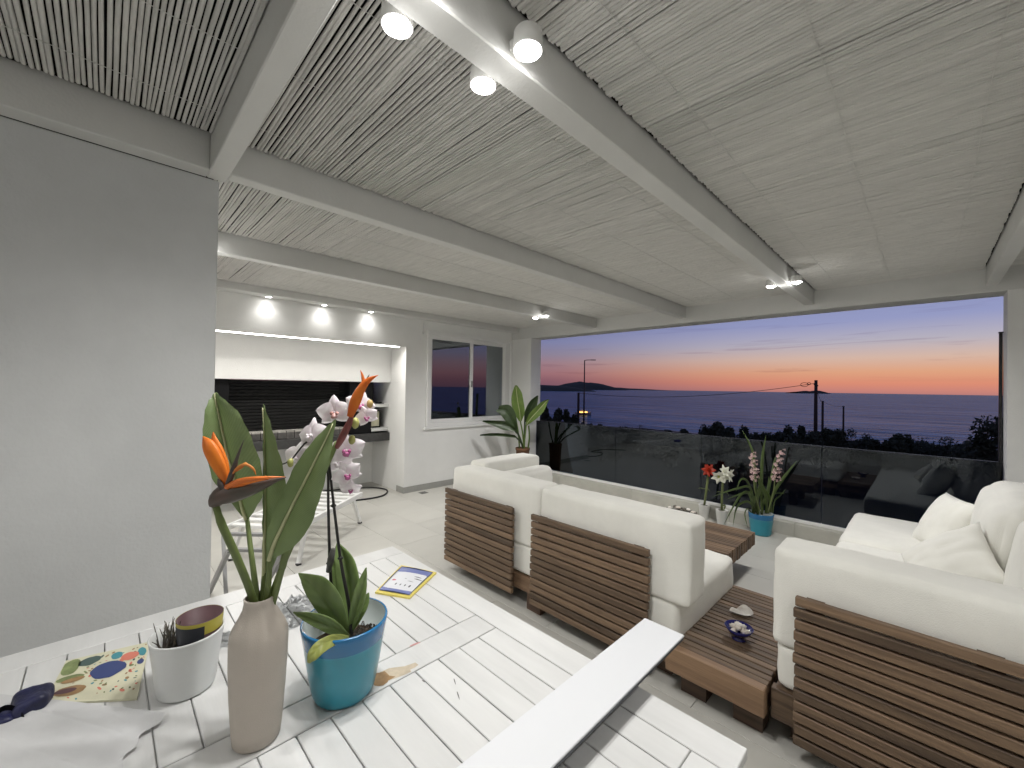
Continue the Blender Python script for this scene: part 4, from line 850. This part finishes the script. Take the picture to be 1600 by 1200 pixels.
for i in range(26):
    spot(random.uniform(.25, .97), random.uniform(.05, .95), random.uniform(.018, .04), random.uniform(.012, .024), random.uniform(0, 3), random.choice(('cover_coral', 'cover_brown', 'cover_green', 'cover_dark')), .0002)
for i in range(70):
    spot(random.uniform(.05, .97), random.uniform(.05, .97), random.uniform(.007, .022), random.uniform(.006, .016), random.uniform(0, 3), random.choice(('cover_coral', 'cover_brown', 'cover_green', 'cover_teal', 'cover_dark')), .0003)
# tissue paper sheet
tp = bmesh.new(); nx, ny = 60, 40; g = []
ca, cb_, cc, cd_ = [PZ(*q, TZ+.004) for q in ((-140, 1160), (150, 1230), (262, 1118), (-20, 1085))]
cc = PZ(258, 1117, TZ+.004); cb_ = PZ(135, 1260, TZ+.004)
for i in range(nx+1):
    row = []
    for j in range(ny+1):
        u, v = i/nx, j/ny; p = ca.lerp(cb_, u).lerp(cd_.lerp(cc, u), v)
        edge = min(1, 6*min(u, 1-u, v+.02, 1-v+.02)); fold_ = .008*max(0, 1-abs(v-.66-.06*math.sin(u*4))/.16)**2+.006*max(0, 1-abs(v-.34+.15*u)/.2)**2
        z = .0095+edge*(fold_+.010*abs(noise.noise(Vector((u*2.0, v*2.2, 4))))+.0025*abs(noise.noise(Vector((u*7, v*9, 1)))))
        dx = .018*noise.noise(Vector((u*3, v*5, 8)))*(1-edge)
        row.append(tp.verts.new((p.x+dx, p.y+dx, TZ+z)))
    g.append(row)
for i in range(nx):
    for j in range(ny): tp.faces.new((g[i][j], g[i+1][j], g[i+1][j+1], g[i][j+1]))
tag(obj('tissue_paper', tp, 'paper', None, True, org=((ca+cc)/2)), 'crumpled sheet of white tissue paper beside the illustrated booklet', 'paper')
# navy strap pouch
q0 = PZ(48, 1112, TZ); np_ = thing('navy_pouch', 'small navy blue pouch with a looped strap at the corner of the booklet', 'pouch', q0)
pb = cushion(q0.x-.035, q0.x+.035, q0.y-.028, q0.y+.028, TZ+.004, TZ+.042, .014, .012, n=10, wr=.010, seed=33); obj('body', pb, 'navy_leather', np_, True)
obj('flap', qd := cushion(q0.x-.02, q0.x+.04, q0.y-.075, q0.y-.02, TZ+.003, TZ+.022, .008, .006, n=8, wr=.008, seed=35), 'navy_leather', np_, True)
lp_ = [PZ(38, 1122, TZ+.012), PZ(24, 1108, TZ+.03), PZ(8, 1106, TZ+.035), PZ(-6, 1116, TZ+.025), PZ(0, 1128, TZ+.01), PZ(22, 1126, TZ+.008)]
bm = bmesh.new(); ss = spline(lp_, 20); rows = [[bm.verts.new(p+Vector((0, 0, s*.006))) for s in (-1, 1)] for p in ss]
for a, b in zip(rows, rows[1:]): bm.faces.new((a[0], a[1], b[1], b[0]))
bmesh.ops.solidify(bm, geom=bm.faces[:], thickness=.002); obj('strap', bm, 'black', np_, True)
# ================================================================== plants along the sea front
cp = thing('corner_planter', 'tall brown planter in the corner behind the sofa', 'plant pot', (-4.57, 4.80, 0))
obj('body', lathe(bmesh.new(), (-4.57, 4.80, 0), [(0, .002), (.085, 0), (.09, .01), (.108, .50), (.116, .505), (.118, .54), (.108, .542), (.104, .50), (0, .49)], 32), 'terracotta', cp, True)
obj('soil', lathe(bmesh.new(), (-4.57, 4.80, 0), [(0, .512), (.103, .505)], 20), 'bark', cp)
bp_ = thing('banana_plant', 'young banana-leaved plant with broad upright green leaves in the corner', 'plant', (-4.57, 4.80, .51))
def bleaf(st, m_, stem):
    bm, mid = blade(st, 16, 4, .006); o = obj('leaf', bm, m_, bp_, True)
    obj('midrib', tube(bmesh.new(), [p-FW*.004 for p in mid[:-1]], .006, 5), 'leaf_rib' if m_ == 'plant_leaf' else m_, o, True)
    obj('stem', tube(bmesh.new(), spline([P(*s) for s in stem], 8), .012, 7), m_, bp_, True)
def lst(pts, d): return [(((a[0]), a[1], d), (b[0], b[1], d-.04), (c[0], c[1], d-.04)) for a, b, c in pts]
bleaf(lst([((813, 658), (811, 658), (815, 658)), ((812, 645), (802, 643), (820, 644)), ((809, 628), (799, 626), (818, 627)), ((807, 612), (801, 612), (815, 613)), ((806, 602), (805, 602), (808, 602))], 6.6), 'plant_leaf', [(813, 658, 6.6), (817, 680, 6.62), (818, 706, 6.63)])
bleaf(lst([((822, 664), (821, 663), (823, 665)), ((831, 652), (826, 648), (836, 656)), ((841, 641), (836, 637), (848, 645)), ((850, 631), (846, 628), (854, 633)), ((857, 624), (856, 624), (858, 624))], 6.55), 'plant_leaf', [(822, 664, 6.55), (820, 685, 6.6), (819, 706, 6.63)])
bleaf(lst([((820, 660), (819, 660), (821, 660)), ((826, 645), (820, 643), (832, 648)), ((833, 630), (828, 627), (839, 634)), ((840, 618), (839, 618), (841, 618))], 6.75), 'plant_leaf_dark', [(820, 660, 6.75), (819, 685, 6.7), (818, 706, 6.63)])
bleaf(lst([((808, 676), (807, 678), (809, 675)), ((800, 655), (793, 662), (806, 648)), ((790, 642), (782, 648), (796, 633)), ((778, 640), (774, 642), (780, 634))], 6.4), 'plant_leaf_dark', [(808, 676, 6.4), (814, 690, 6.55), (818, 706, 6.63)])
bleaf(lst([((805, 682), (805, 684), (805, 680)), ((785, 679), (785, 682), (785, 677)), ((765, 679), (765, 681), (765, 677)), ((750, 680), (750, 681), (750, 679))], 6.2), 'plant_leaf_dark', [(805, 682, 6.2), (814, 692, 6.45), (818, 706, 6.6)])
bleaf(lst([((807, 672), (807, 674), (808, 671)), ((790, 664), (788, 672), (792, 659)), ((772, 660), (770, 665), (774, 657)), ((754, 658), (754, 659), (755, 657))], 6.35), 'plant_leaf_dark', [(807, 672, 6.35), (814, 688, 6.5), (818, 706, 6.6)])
for q in ([(812, 706, 6.62), (810, 680, 6.6), (806, 655, 6.58)], [(824, 706, 6.62), (827, 685, 6.6), (826, 665, 6.6)]): obj('stem', tube(bmesh.new(), spline([P(*s) for s in q], 8), .013, 7), 'plant_leaf', bp_, True)

BC = Vector((-1.225, 4.945, 0)); teal_pot(BC, .092, .118, .225, 'turquoise pot with blue rim holding a strap-leaved orchid by the glass')
cy = thing('cymbidium', 'strap-leaved orchid with two pale pink flower spikes beside the glass railing', 'orchid', BC+Vector((0, 0, .12)))
def z5(x, y): return (1080+x*.15, 660+y*.15)
def strap(pts, d, wd, dd=0.):
    n = len(pts); petal3([P(*z5(*q), d+dd*i/(n-1)) for i, q in enumerate(pts)], [wd*.6]+[wd]*(n-2)+[.0008], 'strap_leaf', cy, 'leaf', .22, n=18)
D5 = 4.36
obj('potting_bark', lathe(bmesh.new(), BC, [(0, .15), (.06, .145), (.1, .135)], 20), 'bark', cy, True)
for pts, wd, dd in (([(690, 960), (670, 600), (640, 300), (530, 80)], .013, .15), ([(735, 960), (735, 600), (745, 350), (780, 135)], .016, 0), ([(800, 950), (870, 720), (980, 560), (1100, 400)], .018, -.1), ([(770, 950), (830, 600), (890, 350), (1005, 175)], .012, .2),
    ([(660, 950), (600, 740), (500, 780), (340, 1065)], .013, -.35), ([(690, 950), (600, 830), (480, 880), (435, 1085)], .011, -.3), ([(665, 940), (640, 760), (560, 735), (370, 800)], .013, -.2), ([(680, 930), (600, 640), (520, 595), (470, 720)], .010, -.2), ([(660, 940), (620, 690), (480, 690), (215, 775)], .011, -.25),
    ([(840, 950), (850, 760), (960, 740), (1115, 770)], .007, .1), ([(700, 960), (690, 800), (730, 640), (735, 520)], .020, -.1), ([(790, 950), (780, 780), (720, 640), (700, 560)], .018, -.12), ([(830, 960), (820, 800), (760, 700), (740, 620)], .018, 0), ([(640, 960), (650, 860), (680, 760), (720, 680)], .015, -.1), ([(850, 950), (870, 820), (930, 760), (990, 690)], .008, .05), ([(740, 960), (760, 820), (800, 700), (810, 560)], .015, .1), ([(640, 960), (590, 900), (560, 960), (590, 1100)], .008, -.25)):
    strap(pts, D5, wd, dd)
for path in ([(720, 940), (660, 700), (650, 500), (628, 320)], [(800, 940), (860, 700), (880, 500), (935, 290)]):
    sp_ = spline([P(*z5(*q), D5-.06) for q in path], 30); sk_ = obj('flower_spike', tube(bmesh.new(), sp_, .0055, 6), 'amaryllis_stem', cy, True)
    for i in range(30):
        t = .50+.50*i/29; p = sp_[int(t*30)]; a = i*2.4; off = (RT*math.cos(a)-FW*(.6+.4*abs(math.sin(a)))*.6+Vector((0, 0, 1))*math.sin(a)*.5)*(.040-.014*(t-.5)*2)
        fb = bmesh.new()
        for k in range(5):
            ak = k*1.2566+a; dirv = (RT*math.cos(ak)+Vector((0, 0, 1))*math.sin(ak)+off.normalized()*.45).normalized(); c0 = p+off; tip = c0+dirv*.022; sd = dirv.cross(off.normalized()).normalized()*.0065
            v = [fb.verts.new(q) for q in (c0, c0.lerp(tip, .5)+sd, tip, c0.lerp(tip, .5)-sd)]; fb.faces.new(v)
        obj('bloom', fb, 'cymb', sk_)
def small_pot(c, label):
    t = thing('white_flower_pot', label, 'plant pot', c, 'small white pots at the kerb'); obj('body', lathe(bmesh.new(), c, [(0, .003), (.042, 0), (.045, .004), (.062, .165), (.064, .168), (.058, .17), (.055, .14), (0, .13)], 32), 'white_ceramic', t, True); obj('soil', lathe(bmesh.new(), c, [(0, .158), (.0565, .152)], 20), 'bark', t)
W1, W2 = Vector((-1.615, 4.955, 0)), Vector((-1.83, 5.02, 0))
small_pot(W1, 'small white pot with the white amaryllis, beside the coffee table'); small_pot(W2, 'small white pot with the red amaryllis, against the kerb')
def trumpet(parent, c, d, size, m_, m2, seed):
    c = Vector(c); d = Vector(d).normalized(); s = d.orthogonal().normalized(); u = d.cross(s); first = None
    for k in range(6):
        a = k*math.pi/3+seed; ax = s*math.cos(a)+u*math.sin(a); ay = d.cross(ax); bm = bmesh.new(); rows = []
        for i in range(7):
            t = i/6; wv = size*.34*math.sin(math.pi*min(.97, .08+.9*t**.8)); p = c+d*(size*(.75*t-.25*t*t))+ax*(size*(.10+.75*t**1.7))
            rows.append([bm.verts.new(p+ay*(wv*v)-d*(.08*size*abs(v))) for v in (-1, -.5, 0, .5, 1)])
        for p, q in zip(rows, rows[1:]):
            for v in range(4): bm.faces.new((p[v], p[v+1], q[v+1], q[v]))
        o = obj('petal', bm, m_, parent, True); first = first or o
    obj('throat', tube(bmesh.new(), [c-d*size*.15, c+d*size*.25], [size*.08, size*.15], 8), m2, first, True)
am = thing('amaryllis', 'white amaryllis with three open trumpet blooms in a white pot', 'flower', W1+Vector((0, 0, .15)))
obj('stem', tube(bmesh.new(), [W1+Vector((0, 0, .14)), W1+Vector((.0, 0, .35)), P(*z5(335, 575), 4.60)], .013, 8), 'amaryllis_stem', am, True)
for (a, b, dx, dz) in ((255, 560, -.8, -.35), (335, 540, .05, -.1), (418, 535, .8, -.1), (340, 490, .3, .6)): trumpet(am, P(*z5(335, 560), 4.60).lerp(P(*z5(a, b), 4.56), .55), -FW*.9+RT*dx+Vector((0, 0, dz)), .092, 'amaryllis_white', 'amaryllis_green', a)
petal3([W1+Vector((.015, 0, .15)), W1+Vector((.035, 0, .21)), W1+Vector((.03, -.02, .23)), W1+Vector((.02, -.03, .21))], [.008, .010, .008, .004], 'amaryllis_stem', am, 'leaf', .3)
ar = thing('amaryllis', 'red amaryllis bloom on a tall stem behind the white one', 'flower', W2+Vector((0, 0, .15)))
tp_ = P(*z5(182, 500), 4.80); obj('stem', tube(bmesh.new(), [W2+Vector((0, 0, .14)), W2.lerp(tp_, .5)+Vector((0, 0, .06)), tp_], .013, 8), 'amaryllis_stem', ar, True)
for (dx, dz) in ((-.9, .1), (.9, .2), (.1, .3)): trumpet(ar, tp_, -FW*.7+RT*dx+Vector((0, 0, dz)), .085, 'amaryllis_red', 'amaryllis_red', dx)
for t, b in ((am, W1+Vector((0, 0, .36))), (ar, W2+Vector((-.01, 0, .35)))): petal3([b, b+RT*.05+Vector((0, 0, .0)), b+RT*.08+Vector((0, 0, -.035))], [.004, .004, .001], 'amaryllis_stem', t, 'bract', .4); petal3([b, b-RT*.04+Vector((0, 0, .01)), b-RT*.06], [.004, .004, .001], 'amaryllis_stem', t, 'bract', .4)

# ================================================================== outside: beach land, sea, far shore
SEA = -4.5
def gz(x, y): # land height
    t = max(0, min(1, (y-34)/30)); return -3.2-1.9*t*t+.25*noise.noise(Vector((x*.08, y*.08, 2)))*min(1, max(0, (y-8)/10))
gv, gf = [], []; GX = [-900+i*(930/62) for i in range(63)]
GX = sorted(set([-900, -600, -400, -250]+[-160+i*5 for i in range(50)]+[110, 160, 250, 400, 600])); GY = [5.36]+[8+i*3 for i in range(24)]
for yy in GY:
    for xx in GX: gv.append((xx, yy, gz(xx, yy)))
for j in range(len(GY)-1):
    for i in range(len(GX)-1): a = j*len(GX)+i; gf.append((a, a+1, a+1+len(GX), a+len(GX)))
struct('ground', (gv, gf), 'ground', smooth=True)
struct('sea', ([(-80000, 40, SEA), (80000, 40, SEA), (80000, 90000, SEA), (-80000, 90000, SEA)], [(0, 1, 2, 3)]), 'sea')
mat('foam', (.55, .56, .60), .8, var=.3, vs=2)
fv, ff = [], []
for (yc, x0, x1, wd) in ((64.5, -48, 30, .55), (67.5, -30, 22, .4), (71, -44, 8, .35), (74.5, -8, 34, .5), (79, -26, 26, .4), (85, -16, 40, .45), (93, -50, 10, .4)):
    n_ = int((x1-x0)*2)
    for i in range(n_+1):
        xx = x0+(x1-x0)*i/n_; yy = yc+1.6*noise.noise(Vector((xx*.06, yc, 0)))+.5*noise.noise(Vector((xx*.3, yc, 5))); hw = max(.0, wd*(noise.noise(Vector((xx*.22, yc, 9)))+.18)*1.6); k = len(fv)
        fv += [(xx, yy-hw, SEA+.02), (xx, yy+hw, SEA+.05)]
        if i: ff.append((k-2, k, k+1, k-1))
o = obj('surf', (fv, ff), 'foam'); o['kind'] = 'stuff'; o['label'] = 'thin pale surf lines on the water near the beach'
struct('terrace_wall', bx(-6.2, XR+.2, 5.337, 5.5, -3.6, -.02), 'plaster')
def ridge(name, pts, depth_m, D, label=None):
    """hill silhouette points (px, py) at distance D, with real depth"""
    bm = bmesh.new(); n = len(pts)*5; sil = spline([P(a, b, D) for a, b in pts], n); rows = []
    for k in range(-6, 7):
        u = k/6; row = []
        for i, p in enumerate(sil):
            hgt = max(.5, p.z-SEA); v = FW.copy(); v.z = 0; v.normalize()
            e = (1-u*u)**.8; rg = 1+.22*noise.noise(Vector((i*.25, k*.9, D)))*(1-abs(u)) if k else 1
            row.append(bm.verts.new((p.x+v.x*u*depth_m, p.y+v.y*u*depth_m, SEA-1+(hgt+1)*e*rg)))
        rows.append(row)
    for a, b in zip(rows, rows[1:]):
        for i in range(n): bm.faces.new((a[i], a[i+1], b[i+1], b[i]))
    struct(name, bm, 'hill', smooth=True)
ridge('headland', [(690, 600), (740, 600), (800, 601), (835, 601), (860, 602), (880, 603), (900, 606), (914, 608.4)], 160, 1100)
ridge('hill', [(850, 606), (868, 604), (884, 599.5), (900, 597.2), (916, 597.6), (930, 599.6), (941, 603.6), (949, 607.6)], 700, 3600)
ridge('far_hills', [(935, 607), (945, 606.3), (957, 605.4), (968, 606.4), (985, 607.0), (1000, 608.2), (1012, 609.0)], 1500, 8000)
ridge('islet', [(1240, 612.6), (1250, 611.6), (1258, 610.6), (1268, 611.4), (1276, 610.2), (1283, 612.9)], 90, 2600)
# poles and wires
def pole_at(px, ytop, D, r=.11): tp_ = P(px, ytop, D); return Vector((tp_.x, tp_.y, gz(tp_.x, tp_.y))), tp_
pA, tA = pole_at(1275, 594, 34); up = thing('utility_pole', 'tall dark wooden utility pole carrying a wire along the beach', 'utility pole', pA, 'utility poles on the beach'); obj('shaft', tube(bmesh.new(), [pA-Vector((0, 0, .3)), tA], [.15, .11], 10), 'pole_wood', up, True)
obj('insulator', lathe(bmesh.new(), tA+Vector((-.12, 0, -.35)), [(.02, -.06), (.05, -.04), (.03, 0), (.05, .03), (.0, .06)], 8), 'grey_metal', up); obj('insulator', lathe(bmesh.new(), tA+Vector((.12, 0, -.45)), [(.02, -.06), (.05, -.04), (.03, 0), (.05, .03), (.0, .06)], 8), 'grey_metal', up)
def coil(c, rx, rz): return [c+RT*(rx*math.cos(a))+Vector((0, 0, rz*math.sin(a))) for a in [i*math.pi/8 for i in range(17)]]
obj('wire_loop', tube(bmesh.new(), coil(P(1257, 601, 33.9), .32, .16), .022, 5), 'rubber', up); obj('wire_loop', tube(bmesh.new(), coil(P(1264, 599.5, 33.9), .14, .10), .02, 5), 'rubber', up)
pB, tB = pole_at(1285.5, 627, 52); u2 = thing('utility_pole', 'slim dark pole standing just behind the tall wired pole', 'utility pole', pB, 'utility poles on the beach'); obj('shaft', tube(bmesh.new(), [pB-Vector((0, 0, .3)), tB], [.14, .12], 8), 'pole_wood', u2, True); obj('cap', bx(tB.x-.25, tB.x+.1, tB.y-.06, tB.y+.06, tB.z-.02, tB.z+.06), 'pole_wood', u2)
pC, tC = pole_at(1318, 635, 58); u3 = thing('utility_pole', 'short dark pole nearest the shore, right of the tall wired pole', 'utility pole', pC, 'utility poles on the beach'); obj('shaft', tube(bmesh.new(), [pC-Vector((0, 0, .3)), tC], [.13, .10], 8), 'pole_wood', u3, True); obj('cap', bx(tC.x-.15, tC.x+.15, tC.y-.05, tC.y+.05, tC.z-.02, tC.z+.05), 'pole_wood', u3)
pD, tD = pole_at(904, 614, 44); u4 = thing('utility_pole', 'dark wooden pole beside the street lamp', 'utility pole', pD, 'utility poles on the beach'); obj('shaft', tube(bmesh.new(), [pD-Vector((0, 0, .3)), tD], [.15, .12], 8), 'pole_wood', u4, True); obj('cap', lathe(bmesh.new(), tD, [(.12, 0), (.13, .02), (0, .05)], 8), 'pole_wood', u4)
wa = tA+Vector((0, 0, -.25)); wpts = [wa.lerp(tD, i/24)-Vector((0, 0, 1.35*4*(i/24)*(1-i/24)*.55)) for i in range(25)]
tag(obj('overhead_wire', tube(bmesh.new(), wpts, .022, 5), 'rubber', None, org=wa), 'dark overhead wire sagging between the tall pole and the lamp', 'wire')
wc = [(tA-Vector((0, 0, .3))).lerp(tB, i/8)-Vector((0, 0, .5*4*(i/8)*(1-i/8))) for i in range(9)]; tag(obj('overhead_wire', tube(bmesh.new(), wc, .018, 5), 'rubber', None, org=tB), 'short overhead wire dropping from the tall pole to the slim pole', 'wire')
wc = [tB.lerp(tC, i/8)-Vector((0, 0, .25*4*(i/8)*(1-i/8))) for i in range(9)]; tag(obj('overhead_wire', tube(bmesh.new(), wc, .018, 5), 'rubber', None, org=tC), 'short overhead wire between the slim pole and the shore pole', 'wire')
pL, tL = pole_at(913.5, 563, 43); sl = thing('street_lamp', 'tall slim street lamp with a short arm above the sea', 'street lamp', pL)
obj('shaft', tube(bmesh.new(), [pL-Vector((0, 0, .2)), tL], [.10, .05], 10), 'dark_frame', sl, True); obj('arm', tube(bmesh.new(), [tL, tL+RT*.25+Vector((0, 0, .03)), tL+RT*.85+Vector((0, 0, .05))], .035, 8), 'dark_frame', sl, True); obj('lamp_head', obox(bmesh.new(), tL+RT*.65+Vector((0, 0, .04)), tL+RT*1.15+Vector((0, 0, .03)), .18, .08), 'dark_frame', sl)
bo = PZ(911, 648, SEA); bt = thing('small_boat', 'small boat with warm orange light near the shore beyond the street lamp', 'boat', bo)
hl = bmesh.new(); 
for i in range(9):
    pass
sec = []
for i in range(9):
    t = i/8*2-1; wd = .75*(1-abs(t)**2.5)+.03; c = bo+RT*(t*1.9); hv_ = .45+.25*t*t; fwd = Vector((FW.x, FW.y, 0)).normalized()
    sec.append([hl.verts.new(c+fwd*a*wd+Vector((0, 0, z))) for a, z in ((-1, hv_), (-.6, .0), (0, -.15), (.6, .0), (1, hv_))])
for a, b in zip(sec, sec[1:]):
    for k in range(4): hl.faces.new((a[k], a[k+1], b[k+1], b[k]))
obj('hull', hl, 'boat_hull', bt, True); obj('cabin', obox(bmesh.new(), bo-RT*.7+Vector((0, 0, .75)), bo+RT*.5+Vector((0, 0, .75)), .8, .7), 'boat_hull', bt); obj('cabin_light', obox(bmesh.new(), bo-RT*.85+Vector((0, 0, .62)), bo+RT*.9+Vector((0, 0, .62)), 1.2, .22), 'boat_light', bt); obj('cabin_roof', obox(bmesh.new(), bo-RT*.9+Vector((0, 0, 1.14)), bo+RT*.6+Vector((0, 0, 1.14)), 1.0, .06), 'boat_hull', bt)
# shrubs
def shrub(px, ytop, D, wpx, label, sparse=False, grp='dark shrubs along the beach'):
    top = P(px, ytop, D); bz = gz(top.x, top.y); H = max(.5, top.z-bz); Rw = wpx/FPX*D/2
    t = thing('shrub', label, 'shrub', (top.x, top.y, bz), grp); V, F = [], []; nl = int((600 if sparse else 1700)*min(2.2, max(.5, Rw*H)))
    cl = [(random.uniform(-.75, .75), random.uniform(-.7, .7), random.uniform(.25, .85), random.uniform(.22, .42)) for _ in range(9)]+[(0, 0, .85, .25)]
    for i in range(nl):
        cx, cy_, cz, cr_ = random.choice(cl); v = Vector((random.gauss(0, 1), random.gauss(0, 1), random.gauss(0, 1))).normalized()*random.uniform(.3, 1.05)*cr_
        p = Vector((top.x+(cx+v.x)*Rw, top.y+(cy_+v.y)*Rw, bz+max(.02, (cz+v.z*.8))*H*.93)); s = random.uniform(.07, .17)*(.6 if sparse else 1); a = Vector((random.gauss(0, 1), random.gauss(0, 1), random.gauss(0, 1))).normalized(); b = a.orthogonal().normalized()
        k = len(V); V += [p+a*s, p+b*s*.5, p-a*s, p-b*s*.5]; F.append((k, k+1, k+2, k+3))
    obj('foliage', (V, F), 'shrub', t); sb = bmesh.new()
    for cx, cy_, cz, cr_ in cl: tube(sb, [(top.x, top.y, bz-.1), (top.x+cx*Rw*.5, top.y+cy_*Rw*.5, bz+cz*H*.55), (top.x+cx*Rw, top.y+cy_*Rw, bz+cz*H*.9)], [.05, .03, .008], 5)
    obj('branches', sb, 'shrub_stem', t)
random.seed(11)
for a in ((852, 634, 30, 40, 'dark rounded shrub behind the corner plant'), (885, 638, 31, 38, 'dark rounded shrub left of the street lamp'), (1118, 659, 30, 50, 'dark dense shrub in front of the wave line, between lamp and tall pole'), (1166, 666, 30, 26, 'small dark shrub beside the dense shrub, above the pink flower spikes'), (1252, 664, 29, 40, 'low dark shrub at the foot of the tall wired pole'), (1292, 668, 28, 50, 'dark shrub at the foot of the slim pole'), (1330, 668, 30, 60, 'loose wispy shrub at the foot of the shore pole', True), (1405, 676, 27, 36, 'dark shrub standing alone against the surf'), (1480, 680, 27, 90, 'wide loose shrub between the lone shrub and the pillar', True), (1565, 650, 22, 105, 'big dark bush beside the right pillar')): shrub(*a)
for i in range(36):
    px = 838+i*21+random.uniform(-8, 8); y_ = 654+(px-840)*.064+random.uniform(-4, 4); shrub(px, y_+(5 if 925 < px < 1090 else 0), random.uniform(25, 33), random.uniform(44, 80), 'low dark scrub in the hedge line above the beach', i % 3 == 0)
